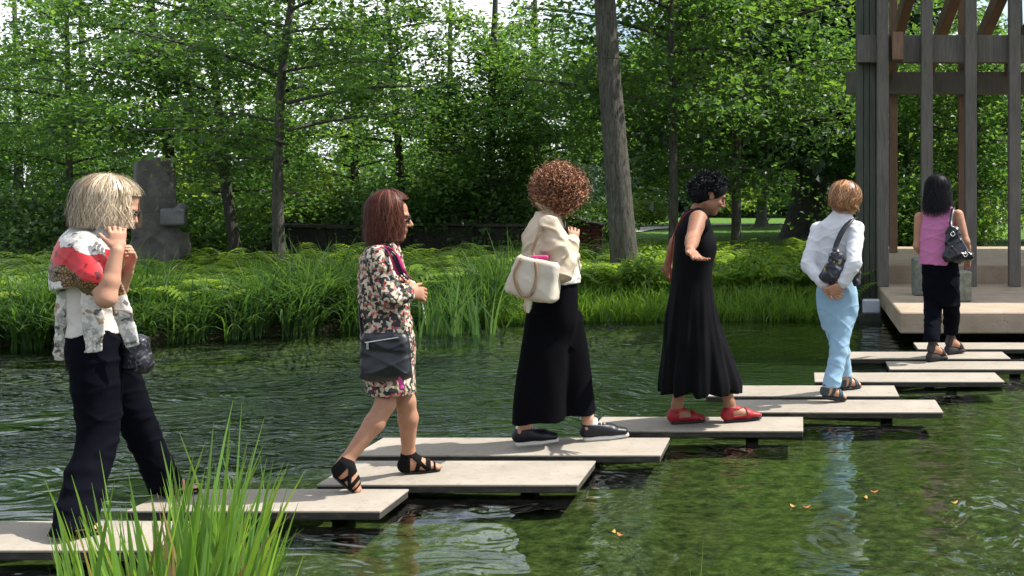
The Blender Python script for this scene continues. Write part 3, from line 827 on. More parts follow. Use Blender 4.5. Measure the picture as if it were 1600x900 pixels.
tree(1268, 372, 31.0, 0.95, 'spruce', 'huge dark tree with a flared base behind the white shirt', T_BEHIND, curve=[(1268, 200), (1266, 0)], m_leaf=M_LEAF3, m_bark=M_BARKD, ztop=18, flare=(1.1, 0.8))
tree(1318, 372, 34.0, 0.5, 'far', 'dark tree just left of the pavilion column', T_BEHIND, curve=[(1318, 200), (1316, 0)], m_leaf=M_SHRUB, m_bark=M_BARKD, rot=1.1, ztop=14)
tree(1425, 395, 27.0, 0.25, 'low', 'leafy tree seen through the pavilion posts', T_BEHIND, rot=2.0, sc=0.74, ztop=4.2)
tree(1530, 395, 25.0, 0.25, 'full', 'leafy tree at the right behind the pavilion', T_BEHIND, rot=4.4, sc=0.86, ztop=4.2)
tree(1620, 395, 30.0, 0.30, 'far', 'tree far right behind the pavilion', T_BEHIND, rot=0.7, m_leaf=M_SHRUB, sc=0.42, ztop=4.4)
tree(1190, 372, 44.0, 0.4, 'far', 'large tree shading the lawn behind the black dress', T_BEHIND, rot=2.5, m_leaf=M_SHRUB, ztop=14)
tree(30, 405, 25.0, 0.22, 'full', 'leafy tree at the left edge behind the blonde woman', T_BEHIND, rot=0.1)
far_spots = [(-40, 60), (130, 52), (300, 66), (430, 54), (560, 68), (700, 58), (830, 66), (960, 72), (1060, 78), (1130, 70), (1230, 66), (1350, 60), (1480, 66), (1600, 58)]
far_lab = ['far tree left of the blonde woman, at the photo\'s edge', 'far tree behind the blonde woman\'s head', 'far tree behind the stone sculpture', 'far tree behind the pale slim trunk', 'far tree left of the red brown bob',
           'far tree right of the red brown bob', 'far tree behind the curly hair', 'far tree behind the thick leaning trunk', 'far tree across the lawn behind the black dress\'s shoulder', 'far tree across the lawn right of the short black hair',
           'far tree behind the huge dark tree', 'far tree behind the pavilion column', 'far tree behind the pink top', 'far tree right of the pavilion']
for k, ((px, d), lab) in enumerate(zip(far_spots, far_lab)):
    tree(px, 345, d, 0.45, 'far', lab, T_FAR, rot=k * 1.3, sc=(0.38 + 0.12 * rng.random()) if px < 900 or px > 1300 else 0.75 + 0.25 * rng.random(), m_leaf=(M_LEAF, M_SHRUB, M_LEAF2)[k % 3], m_bark=M_BARKD, ztop=12)

# ---- shrubs: leaf masses on several stems
def shrub_variant(seed, R, H, n, size):
    rg = np.random.default_rng(seed); gc, gs = Geo(), Geo()
    for k in range(9):
        a = rg.random() * 6.28; r = R * (0.3 + 0.6 * rg.random()); h = H * (0.5 + 0.45 * rg.random())
        e = V(math.cos(a) * r, math.sin(a) * r, h)
        gs.tube(smooth_path([V(0.08 * math.cos(a), 0.08 * math.sin(a), -0.05), e * V(0.35, 0.35, 0.55), e], 6), np.linspace(0.025, 0.006, 6), 5, cap=False)
    nb = 42
    for k in range(nb):
        d = rg.normal(size=3); d /= np.linalg.norm(d); d[2] = abs(d[2])
        c = d * V(R, R, H * 0.8) * (0.45 + 0.5 * rg.random()) + V(0, 0, 0.15 * H)
        q = rg.normal(size=(n // nb, 3)) * V(0.22 * R, 0.22 * R, 0.10 * H)
        leaves(gc, c + q, size, rg, 0.7)
    return gc.mesh('foliage', smooth=False, attr=True), gs.mesh('stems')
SV = [shrub_variant(31, 1.3, 1.7, 5200, 0.085), shrub_variant(32, 1.0, 1.2, 4200, 0.075), shrub_variant(33, 2.4, 2.6, 5600, 0.16)]
def shrub(px, d, k, label, group, sc=1.0, rot=0.0, m_=M_SHRUB):
    X = (px - CX) / FPX * d; z = float(ground_z(X, d))
    root = empty('shrub', (X, d, z), label, 'shrub', group)
    for nm, me, mt in (('stems', SV[k][1], M_BARKD), ('foliage', SV[k][0], m_)):
        o = bpy.data.objects.new(nm, me); COL.objects.link(o); o.parent = root
        if len(me.materials) == 0: me.materials.append(mt)
        o.material_slots[0].link = 'OBJECT'; o.material_slots[0].material = mt
        o.rotation_euler = (0, 0, rot); o.scale = (sc, sc, sc)
SG, SF = 'shrubs under the trees', 'shrubs beyond the lawn'
for px, d, k, lab, sc, m_ in (
        (90, 19.5, 0, 'leafy shrub behind the blonde woman\'s back', 1.0, M_SHRUB),
        (325, 21.0, 1, 'low shrub right of the stone sculpture', 1.0, M_LEAF),
        (400, 24.5, 0, 'shrub behind the garden wall left of the pale slim trunk', 1.0, M_LEAF),
        (505, 24.3, 0, 'shrub behind the garden wall right of the pale slim trunk', 1.05, M_LEAF2),
        (585, 24.0, 0, 'shrub directly behind the red brown bob', 1.0, M_SHRUB),
        (668, 23.5, 0, 'shaded shrub right of the floral dress', 1.1, M_SHRUB),
        (735, 24.5, 0, 'shaded shrub halfway between the floral dress and the cream jacket', 1.2, M_SHRUB),
        (800, 23.5, 0, 'shaded shrub left of the cream jacket', 1.0, M_SHRUB),
        (908, 26.5, 1, 'dark shrub beside the brick pier', 1.0, M_SHRUB),
        (985, 44.0, 2, 'pale sunlit shrub beside the thick leaning trunk', 0.55, M_LEAF2),
        (1395, 24.0, 0, 'shrub behind the pavilion\'s left posts', 1.1, M_LEAF),
        (1480, 24.0, 0, 'shrub behind the pavilion\'s middle posts', 1.0, M_LEAF2)):
    shrub(px, d, k, lab, SG, sc, px * 0.7, m_)
for px, d, k, lab, sc, m_ in (
        (960, 64, 2, 'far hedge shrub behind the thick leaning trunk', 1.3, M_LEAF3), (1040, 62, 2, 'far hedge shrub left of the short black hair', 1.3, M_LEAF3),
        (1110, 63, 2, 'far hedge shrub behind the short black hair', 1.25, M_LEAF3), (1180, 60, 2, 'pale far shrub at the lawn\'s end right of the short black hair', 0.9, M_LEAF2),
        (1240, 61, 2, 'far hedge shrub left of the white shirt', 1.2, M_SHRUB), (1430, 58, 2, 'bright far shrub seen through the pavilion left of the pink top', 1.0, M_LEAF2),
        (1340, 60, 2, 'far hedge shrub behind the pavilion column', 1.2, M_SHRUB), (870, 58, 2, 'far shrub behind the cream jacket', 1.3, M_LEAF3), (760, 56, 2, 'far shrub behind the shaded wall', 1.3, M_LEAF3), (620, 56, 2, 'far shrub behind the floral dress', 1.3, M_SHRUB),
        (470, 56, 2, 'far shrub behind the pale slim trunk', 1.3, M_LEAF2), (330, 55, 2, 'far shrub right of the stone sculpture', 1.3, M_LEAF2), (160, 55, 2, 'far shrub behind the blonde woman', 1.3, M_SHRUB)):
    shrub(px, d, k, lab, SF, sc, px * 0.3, m_)

# ================================================================== BANK VEGETATION
def blades(g, base, h, lean, w, rg, seg=5, curve=1.0, up=1.0, twist=None):
    """arching ribbons: base (n,3), h length, lean direction (n,2)"""
    n = len(base); t = np.linspace(0, 1, seg)
    ld = lean / (np.linalg.norm(lean, axis=1)[:, None] + 1e-9); lm = np.linalg.norm(lean, axis=1)
    hor = (lm[:, None] * t ** 1.7) * h[:, None]
    ver = h[:, None] * (up * t - 0.5 * curve * np.minimum(lm, 1.4)[:, None] * t ** 2.2)
    c = base[:, None, :] + np.stack([ld[:, 0:1] * hor, ld[:, 1:2] * hor, ver], -1)
    tw = rg.random(n) * 6.28 if twist is None else rg.normal(0, twist, n)
    sd = np.stack([np.cos(tw), np.sin(tw), 0 * tw], 1)
    ww = (w[:, None] * (1 - t ** 2.5) * 0.5 + 0.0006)[..., None]
    v = np.stack([c - sd[:, None] * ww, c + sd[:, None] * ww], 2).reshape(n, seg * 2, 3)
    i = (np.arange(n)[:, None] * seg * 2 + np.arange(seg - 1)[None] * 2).ravel()
    g.add(v.reshape(-1, 3), np.stack([i, i + 1, i + 3, i + 2], 1), np.repeat(rg.random(n), seg - 1))
rg = np.random.default_rng(5)
M_GRASS = leaf_mat('bank_grass', (0.038, 0.085, 0.026), 0.35)
M_FERN = leaf_mat('fern_fronds', (0.125, 0.210, 0.032), 0.50)
M_REED = leaf_mat('iris_leaves', (0.105, 0.200, 0.042), 0.45, gloss=0.35)
M_IRISL = leaf_mat('shore_iris_leaves', (0.055, 0.120, 0.034), 0.40, gloss=0.4)
M_DEAD = leaf_mat('dry_reed_leaves', (0.22, 0.15, 0.06), 0.3)
def bank_y(x): return np.interp(x, BX, BY)
# long grass arching over the water on the left bank
g = Geo(); n = 9500
x = rg.uniform(-10.8, -3.6, n); y = bank_y(x) + rg.uniform(-0.10, 1.7, n)
tuft = np.round(x * 2.2) / 2.2; x = x + (tuft - x) * 0.45
base = np.stack([x, y, ground_z(x, y)], 1)
h = rg.uniform(0.50, 1.05, n) * (0.85 + 0.25 * np.sin(x * 3.1))
lean = np.stack([rg.normal(0.25, 0.45, n), rg.normal(-0.55, 0.4, n)], 1)
blades(g, base, h, lean, rg.uniform(0.012, 0.026, n), rg, 6, 0.9)
tag(g.obj('bank_grass', M_GRASS, smooth=True, attr=True), 'long dark green grass arching over the water along the left bank', 'grass', kind='stuff')
# short lush grass along the middle and right bank
g = Geo(); n = 16000
x = rg.uniform(-4.4, 1.5, n); y = bank_y(x) + np.abs(rg.normal(0, 0.8, n)) - 0.1
ok = ~((x > 0.55) & (y > 13.9)); x, y = x[ok], y[ok]; n = len(x)
base = np.stack([x, y, ground_z(x, y)], 1)
blades(g, base, rg.uniform(0.14, 0.42, n), np.stack([rg.normal(0, 0.4, n), rg.normal(-0.25, 0.35, n)], 1), rg.uniform(0.007, 0.013, n), rg, 4, 0.8)
tag(g.obj('shore_grass', leaf_mat('shore_grass', (0.085, 0.165, 0.028), 0.4), smooth=True, attr=True), 'short bright green grass along the middle of the far shore', 'grass', kind='stuff')
# fern bed
def frond(rg, L_, npair):
    t = np.linspace(0.08, 1, npair)
    return t
g = Geo(); nf = 5200; npair = 13
x = rg.uniform(-12.0, 2.2, nf); y = bank_y(x) + 0.75 + np.abs(rg.normal(0, 2.6, nf))
ok = (y < 22.2) & ~((x > 0.55) & (y > 15.2)); x, y = x[ok], y[ok]
cx_ = np.round(x * 1.25) / 1.25; cy_ = np.round(y * 1.25) / 1.25
x += (cx_ - x) * 0.55; y += (cy_ - y) * 0.55; nf = len(x)
base = np.stack([x, y, ground_z(x, y)], 1)
az = rg.random(nf) * 6.2832; L_ = rg.uniform(0.50, 0.92, nf)
e = np.stack([np.cos(az), np.sin(az), 0 * az], 1); sd = np.stack([-e[:, 1], e[:, 0], 0 * az], 1)
t = np.linspace(0.10, 1, npair)[None, :, None]
spread = rg.uniform(0.45, 0.85, nf)[:, None, None]
rach = base[:, None] + e[:, None] * (L_[:, None, None] * spread * t ** 1.25) + V(0, 0, 1)[None, None] * (L_[:, None, None] * (1.05 * t - 0.55 * t ** 2.4))
pl_ = (L_[:, None, None] * 0.30 * np.sin(np.pi * np.clip(t * 0.92 + 0.08, 0, 1)) ** 0.8)
fw = e[:, None] * 0.45
tipd = rach + (sd[:, None] + fw) * pl_ - V(0, 0, 1)[None, None] * pl_ * 0.25
tipe = rach + (-sd[:, None] + fw) * pl_ - V(0, 0, 1)[None, None] * pl_ * 0.25
hw = (L_[:, None, None] * 0.034)
tg = e[:, None] * hw
v = np.stack([rach - tg, rach + tg, tipd, rach - tg, tipe, rach + tg], 2)
nf_, np_ = v.shape[:2]
i = (np.arange(nf_ * np_) * 6)[:, None]
f = np.concatenate([i + [0, 1, 2], i + [3, 4, 5]], 1).reshape(-1, 3)
g.add(v.reshape(-1, 3), f, np.repeat(rg.random(nf_), np_ * 2))
tag(g.obj('fern_bed', M_FERN, smooth=False, attr=True), 'bed of bright yellow green ferns under the bank trees', 'ferns', kind='stuff')
# broad-leaved ground plants between ferns and shore on the right
g = Geo(); n = 15000
x = rg.uniform(-2.3, 0.9, n); y = bank_y(x) + 0.45 + np.abs(rg.normal(0, 1.0, n))
cl = np.sin(x * 4.3 + 1) * np.sin(y * 3.7) ; z = ground_z(x, y) + rg.random(n) ** 0.7 * (0.45 + 0.25 * cl)
ok = ~((x > 0.5) & (y > 14.0)); p = np.stack([x, y, z], 1)[ok]
leaves(g, p, 0.06, rg, 0.7, 0.36)
tag(g.obj('ground_cover', leaf_mat('ground_cover_leaves', (0.10, 0.185, 0.03), 0.45), smooth=False, attr=True), 'sunlit leafy ground cover behind the black dress on the far shore', 'ground cover', kind='stuff')
# tall lawn grass in the shade
g = Geo(); n = 9000
y = rg.uniform(20.5, 30, n); x = rg.uniform(-0.24, 0.02, n) * y
base = np.stack([x, y, ground_z(x, y)], 1)
blades(g, base, rg.uniform(0.08, 0.22, n), rg.normal(0, 0.35, (n, 2)), rg.uniform(0.010, 0.018, n), rg, 3, 0.6)
tag(g.obj('lawn_grass', leaf_mat('lawn_grass', (0.05, 0.115, 0.022), 0.35), smooth=True, attr=True), 'shaded lawn grass behind the ferns', 'grass', kind='stuff')

# iris clumps at the shore
def iris(px, py, n, h0, h1, spread, label, seed):
    rg = np.random.default_rng(seed)
    d = (CAMZ - WZ) * FPX / (py - CY); X = (px - CX) / FPX * d
    root = empty('iris_clump', (X, d, -0.05), label, 'iris', 'iris clumps at the far shore')
    for k in range(n):
        g = Geo()
        b0 = V(X + rg.normal() * spread, d + rg.normal() * spread * 0.5, -0.08)
        h = rg.uniform(h0, h1)
        blades(g, b0[None], np.array([h]), np.array([[rg.normal() * 0.28, rg.normal() * 0.25]]), np.array([rg.uniform(0.020, 0.032)]), rg, 6, 0.5)
        g.obj('leaf', M_IRISL, root, attr=True)
iris(692, 522, 75, 0.55, 1.0, 0.24, 'tall iris clump standing in the water right of the floral dress', 3)
iris(735, 512, 30, 0.45, 0.8, 0.18, 'lower iris clump between the tall irises and the black culottes', 4)

# ---- foreground reeds, every leaf its own part
rg = np.random.default_rng(23)
reed = empty('reed_clump', (-2.75, 4.05, -0.1), 'tall bright green reed clump in the bottom left foreground before the blonde woman\'s feet', 'reeds')
ro = V(*reed.location)
variants = []
for k in range(14):
    g = Geo()
    h = 1.0
    blades(g, np.zeros((1, 3)), np.array([h]), np.array([[0.06 + 0.035 * k, 0.0]]), np.array([0.017 + 0.013 * rg.random()]), rg, 9, 0.35, twist=0.45)
    # fold a mid rib into the blade
    me = g.mesh('leaf', attr=True)
    me.attributes['rnd'].data.foreach_set('value', np.full(len(me.polygons), rg.random(), np.float32))
    me.materials.append(M_REED); variants.append(me)
spec = []
for k in range(285):
    d = rg.uniform(3.75, 4.55)
    px = rg.uniform(90, 440) if rg.random() < 0.72 else rg.normal(340, 50)
    top = (788 if px < 250 else 772) + 55 * abs(px - 320) / 200 + rg.normal() * 32
    if rg.random() < 0.35: top += rg.uniform(40, 130)
    spec.append((px, top, d, rg.normal() * 0.10 + (px - 270) / 900.0))
spec += [(335, 672, 4.1, 0.10), (385, 668, 4.0, 0.08), (300, 705, 4.2, -0.25), (325, 702, 4.2, 0.05), (350, 712, 4.3, 0.02), (395, 748, 4.1, 0.1), (140, 752, 4.2, -0.12), (100, 762, 4.3, -0.20),
         (425, 790, 4.0, 0.55), (440, 800, 4.0, 0.62), (418, 868, 4.05, 0.70), (432, 845, 4.1, 0.8), (120, 800, 4.0, -0.05)]
for k, (px, top, d, lean) in enumerate(spec):
    p = pt(px, top, d); h = max(0.35, p[2] + 0.1)
    v = min(13, int(abs(lean) * 18) + rg.integers(0, 3))
    o = bpy.data.objects.new('leaf', variants[v]); COL.objects.link(o); o.parent = reed
    if k % 17 == 5:
        o.material_slots[0].link = 'OBJECT'; o.material_slots[0].material = M_DEAD
    o.scale = (h * (1 + 0.5 * abs(lean)), 1.0 + 0.3 * rg.random(), h * 1.12)
    o.rotation_euler = (0, 0, (0.0 if lean > 0 else math.pi) + rg.normal() * 0.45)
    back = 0.35 * lean
    o.location = tuple(V(p[0] - lean * h * 0.75, d, -0.1) - ro)
for px, top, d, lab in ((1089, 842, 4.75, 'single reed leaf standing in the water at the bottom centre'), (1126, 886, 4.7, 'short reed leaf tip at the bottom edge right of the single reed leaf')):
    p = pt(px, top, d); root = empty('reed_sprout', (p[0], d, -0.3), lab, 'reed', 'lone reed leaves')
    for q in range(2):
        o = bpy.data.objects.new('leaf', variants[1 + q]); COL.objects.link(o); o.parent = root
        o.scale = (0.3, 0.5, (p[2] + 0.3) * (1.05 - 0.25 * q)); o.rotation_euler = (0, 0, 2.5 * q)

# ---- fallen leaves floating on the water
g = Geo(); a = np.linspace(0, 2 * math.pi, 9)[:-1]
rim = np.stack([np.cos(a) * 0.045, np.sin(a) * 0.022, 0.004 + 0.006 * np.cos(2 * a)], 1)
g.add(np.concatenate([rim, [[0, 0, 0.0]], rim - [0, 0, 0.002], [[0, 0, -0.002]]]), [(k, (k + 1) % 8, 8) for k in range(8)] + [((k + 1) % 8 + 9, k + 9, 17) for k in range(8)])
fl_me = g.mesh('fallen_leaf')
fl_m = [mat('yellow_dead_leaf', (0.35, 0.22, 0.05), 0.6), mat('orange_dead_leaf', (0.33, 0.12, 0.03), 0.6)]
fl_me.materials.append(fl_m[0])
for k, (px, py, mi, lab) in enumerate(((1366, 770, 1, 'orange leaf floating right of the blue trousers\' reflection'), (1352, 780, 0, 'yellow leaf floating just right of the blue trousers\' reflection'), (1240, 793, 0, 'yellow leaf floating left of the blue trousers\' reflection, first of a pair'),
                                       (1260, 794, 1, 'orange leaf floating left of the blue trousers\' reflection, second of a pair'), (958, 834, 0, 'yellow leaf floating at the bottom centre, left one of two'), (970, 838, 1, 'orange leaf floating at the bottom centre, right one of two'), (1491, 787, 0, 'yellow leaf floating near the right edge of the water'))):
    d = (CAMZ - WZ) * FPX / (py - CY); X = (px - CX) / FPX * d
    o = bpy.data.objects.new('fallen_leaf', fl_me); COL.objects.link(o); o.location = (X, d, WZ + 0.006); o.rotation_euler = (0, 0, k * 1.1 + 0.2); o.scale = (0.5, 0.5, 1)
    o.material_slots[0].link = 'OBJECT'; o.material_slots[0].material = fl_m[mi]
    tag(o, lab, 'leaf', 'fallen leaves on the water')

# ================================================================== PEOPLE
def fabric(name, c, var=0.12, rough=0.8, bmp=0.25, bscale=260, sheen=0.0, spec=0.2):
    return mat(name, c, rough, var, 9, bmp, bscale, spec, sheen=sheen)
def skin(name, c):
    m, N, L, b = nodes(name)
    z = noise(N, L, 16, 4); z2 = noise(N, L, 160, 2)
    r = ramp(N, L, z.outputs[0], [(0.3, (c[0] * .88, c[1] * .80, c[2] * .76)), (0.7, (c[0] * 1.06, c[1] * 1.04, c[2] * 1.02))])
    L.new(r.outputs[0], b.inputs['Base Color']); b.inputs['Roughness'].default_value = 0.56; b.inputs['Specular IOR Level'].default_value = 0.3
    b.inputs['Subsurface Weight'].default_value = 0.12; b.inputs['Subsurface Radius'].default_value = (0.010, 0.004, 0.002); b.inputs['Subsurface Scale'].default_value = 0.6
    bump(N, L, b, z2.outputs[0], 0.08, 0.002)
    return m
def hairmat(name, dark, mid, light, rough=0.38):
    m, N, L, b = nodes(name)
    at = N.new('ShaderNodeAttribute'); at.attribute_name = 'rnd'
    r = ramp(N, L, at.outputs['Fac'], [(0.0, dark), (0.55, mid), (1.0, light)])
    L.new(r.outputs[0], b.inputs['Base Color']); b.inputs['Roughness'].default_value = rough; b.inputs['Specular IOR Level'].default_value = 0.10 if max(light) < 0.1 else (0.2 if max(light) < 0.3 else 0.4)
    z = noise(N, L, 90, 3, stretch=(1, 1, 0.25)); bump(N, L, b, z.outputs[0], 0.4, 0.004)
    return m
M_SK1 = skin('light_skin', (0.48, 0.27, 0.18)); M_SK2 = skin('tan_skin', (0.40, 0.215, 0.135)); M_SK3 = skin('brown_skin', (0.30, 0.15, 0.09))
M_BLK = fabric('black_cloth', (0.0028, 0.0028, 0.0042), spec=0.05, rough=0.9); M_BLKD = fabric('black_jersey', (0.0028, 0.0028, 0.0040), spec=0.08)
M_NAVY = fabric('navy_black_cloth', (0.0030, 0.0033, 0.0062), spec=0.05, rough=0.9)
M_LEATHER = mat('black_leather', (0.007, 0.008, 0.012), 0.42, 0.2, 12, 0.3, 90, spec=0.5)
M_SHOEBLK = mat('black_suede', (0.006, 0.006, 0.006), 0.9, 0.2, 20, 0.4, 200, spec=0.1)
M_SOLEW = mat('white_rubber', (0.62, 0.60, 0.54), 0.6, 0.1); M_SOLEB = mat('black_rubber', (0.018, 0.018, 0.02), 0.6, 0.2)
M_GLASS = mat('dark_sunglass', (0.008, 0.008, 0.010), 0.08, 0.0, spec=0.6)
M_EYE = mat('eye_white', (0.6, 0.57, 0.53), 0.2, 0.05, spec=0.6); M_IRIS = mat('dark_iris', (0.03, 0.018, 0.01), 0.1, 0.1, spec=0.6)
M_SILVER = mat('silver_metal', (0.7, 0.7, 0.68), 0.25, 0.05, metal=1.0)

class Person:
    def __init__(self, d, bx, by, yaw, label):
        self.d = d; self.s = d / FPX
        self.yaw = math.radians(yaw)
        self.F = V(math.cos(self.yaw), math.sin(self.yaw), 0); self.N = V(math.sin(self.yaw), -math.cos(self.yaw), 0)   # facing; near side (their right)
        p = pt(bx, by, d)
        self.root = empty('person', (p[0], p[1], SLAB_TOP), label, 'person', 'women crossing the stepping slabs')
    def P(self, px, py, dy=0.0):
        return pt(px, py, self.d + dy)

def frame(fwd, up=(0, 0, 1)):
    f = norm(fwd); s = norm(np.cross(V(up), f)); u = np.cross(f, s)      # s = their left
    return f, s, u
def head(S, c, fwd, neck, up=(0, 0, 1), k=1.0, nr=0.052):
    f, s, u = frame(fwd, up); A = np.array([f, s, u])
    q = lambda a, b, e: c + (f * a + s * b + u * e) * k
    S.ell(q(-.008, 0, .035), V(.096, .074, .084) * k, A, 0.01)
    S.ell(q(.030, 0, -.035), V(.064, .058, .082) * k, A, 0.03)
    S.ell(q(.062, 0, -.094), V(.027, .030, .021) * k, A, 0.025)
    S.ell(q(.000, .045, -.062), V(.045, .02, .03) * k, A, 0.03); S.ell(q(.000, -.045, -.062), V(.045, .02, .03) * k, A, 0.03)
    S.ell(q(.080, 0, .022), V(.015, .048, .012) * k, A, 0.012)
    for e in (-1, 1): S.ell(q(.098, .034 * e, .000), V(.017, .020, .013) * k, A, 0.012, 's')
    for e in (-1, 1): S.ell(q(.066, .040 * e, -.028), V(.022, .020, .018) * k, A, 0.015)
    S.cone(q(.090, 0, .010), q(.112, 0, -.028), .0075 * k, .0115 * k, 0.008)
    for e in (-1, 1): S.ell(q(.102, .011 * e, -.034), V(.010, .007, .007) * k, A, 0.006)
    S.ell(q(.089, 0, -.058), V(.010, .024, .006) * k, A, 0.006); S.ell(q(.087, 0, -.069), V(.010, .021, .006) * k, A, 0.006)
    for e in (-1, 1):
        S.ell(q(-.004, .074 * e, -.006), V(.018, .008, .030) * k, A, 0.006)
        S.ell(q(.000, .083 * e, -.004), V(.009, .005, .016) * k, A, 0.004, 's')
    S.cone(q(-.028, 0, -.055), neck, nr * k, nr * 1.12, 0.03)
    return q, A
def eyes(person, q, A, k=1.0):
    g = Geo(); g2 = Geo()
    for e in (-1, 1):
        S = Solid().ell(q(.080, .032 * e, .001), V(.0125, .0125, .0125) * k); v, f = S.surf(0.004); g.add(v, f)
        S = Solid().ell(q(.089, .032 * e, .000), V(.0045, .006, .006) * k); v, f = S.surf(0.002); g2.add(v, f)
    o = g.obj('eyes', M_EYE, person.root); g2.obj('irises', M_IRIS, o)
def arm(S, sh, el, wr, k=1.0, r0=0.050):
    S.cone(sh, el, r0 * k, .040 * k, 0.02)
    m = V(el) * 0.65 + V(wr) * 0.35
    S.cone(el, m, .041 * k, .039 * k, 0.02); S.cone(m, wr, .039 * k, .026 * k, 0.015)
def hand(S, w, d, nrm, ts=1, curl=0.5, k=1.0, spread=0.0):
    """w wrist, d wrist->knuckles, nrm the way the palm faces, ts thumb side (+1: d x nrm)"""
    d = norm(d); nrm = norm(V(nrm) - d * (V(nrm) @ d)); sd = np.cross(d, nrm) * ts
    S.econe(w, w + d * .032 * k, (.026 * k, .020 * k), (.034 * k, .016 * k), sd, 0.012)
    S.econe(w + d * .030 * k, w + d * .082 * k, (.035 * k, .016 * k), (.039 * k, .012 * k), sd, 0.01)
    for off, ln, sp in ((.030, .066, .10), (.010, .076, .03), (-.010, .070, -.05), (-.029, .054, -.13)):
        p = w + d * .084 * k + sd * off * k; a = 0.0; dd = norm(d + sd * (sp + spread * off * 20))
        r = .0088 * k
        for fr, ca in ((.45, .55), (.32, .95), (.23, .6)):
            a += curl * ca
            q = p + (dd * math.cos(a) + nrm * math.sin(a)) * ln * fr * k * 1.1
            S.cone(p, q, r, r * .92, 0.003); p = q; r *= .92
    p = w + d * .028 * k + sd * .026 * k; t = norm(d * .75 + sd * .62 + nrm * .35)
    q = p + t * .044 * k; S.cone(p, q, .014 * k, .0105 * k, 0.008)
    t = norm(t + d * .25 + nrm * .35 * curl); S.cone(q, q + t * .034 * k, .0100 * k, .0080 * k, 0.003)
def leg(S, hip, knee, ankle, k=1.0):
    S.cone(hip, knee, .064 * k, .050 * k, 0.03)
    m = V(knee) * 0.68 + V(ankle) * 0.32
    b = norm(np.cross(V(ankle) - V(knee), V(0, 1, 0)))
    S.cone(knee, m + b * 0.008, .050 * k, .051 * k, 0.02); S.cone(m + b * 0.008, ankle, .051 * k, .032 * k, 0.02)
def foot(S, heel, toe, ankle, off=0.0, k=1.0, up=None):
    heel, toe = V(heel), V(toe); f = toe - heel; Lf = np.linalg.norm(f); f = f / Lf
    u = V(0, 0, 1) if up is None else norm(up); u = norm(u - f * (u @ f)); s = np.cross(u, f)
    q = lambda a, h, b=0.0: heel + f * Lf * a + u * h + s * b
    o = off
    S.ell(q(.09, .034), V(.036, .032, .034) + o, np.array([f, s, u]), 0.02)
    S.econe(q(.12, .040), q(.62, .026), (.031 + o, .040 + o), (.041 + o, .026 + o), s, 0.02)
    S.econe(q(.60, .024), q(.90, .015), (.040 + o, .024 + o), (.030 + o, .013 + o), s, 0.015)
    S.cone(ankle, q(.20, .045), .033 + o, .036 + o, 0.025)
    S.cone(q(.22, .06), q(.58, .030), .030 + o, .024 + o, 0.02)
    if o == 0.0:
        for b, ln in ((.022, .97), (.010, .99), (-.003, .965), (-.015, .93), (-.026, .89)):
            S.cone(q(.86, .012, b), q(ln, .009, b * 1.05), .0095, .0085, 0.003)
    return q, f, s, u, Lf
def on(p, th):
    """the point of a foot, lifted onto a sole of thickness th standing on a slab"""
    return V(p[0], p[1], SLAB_TOP + th)
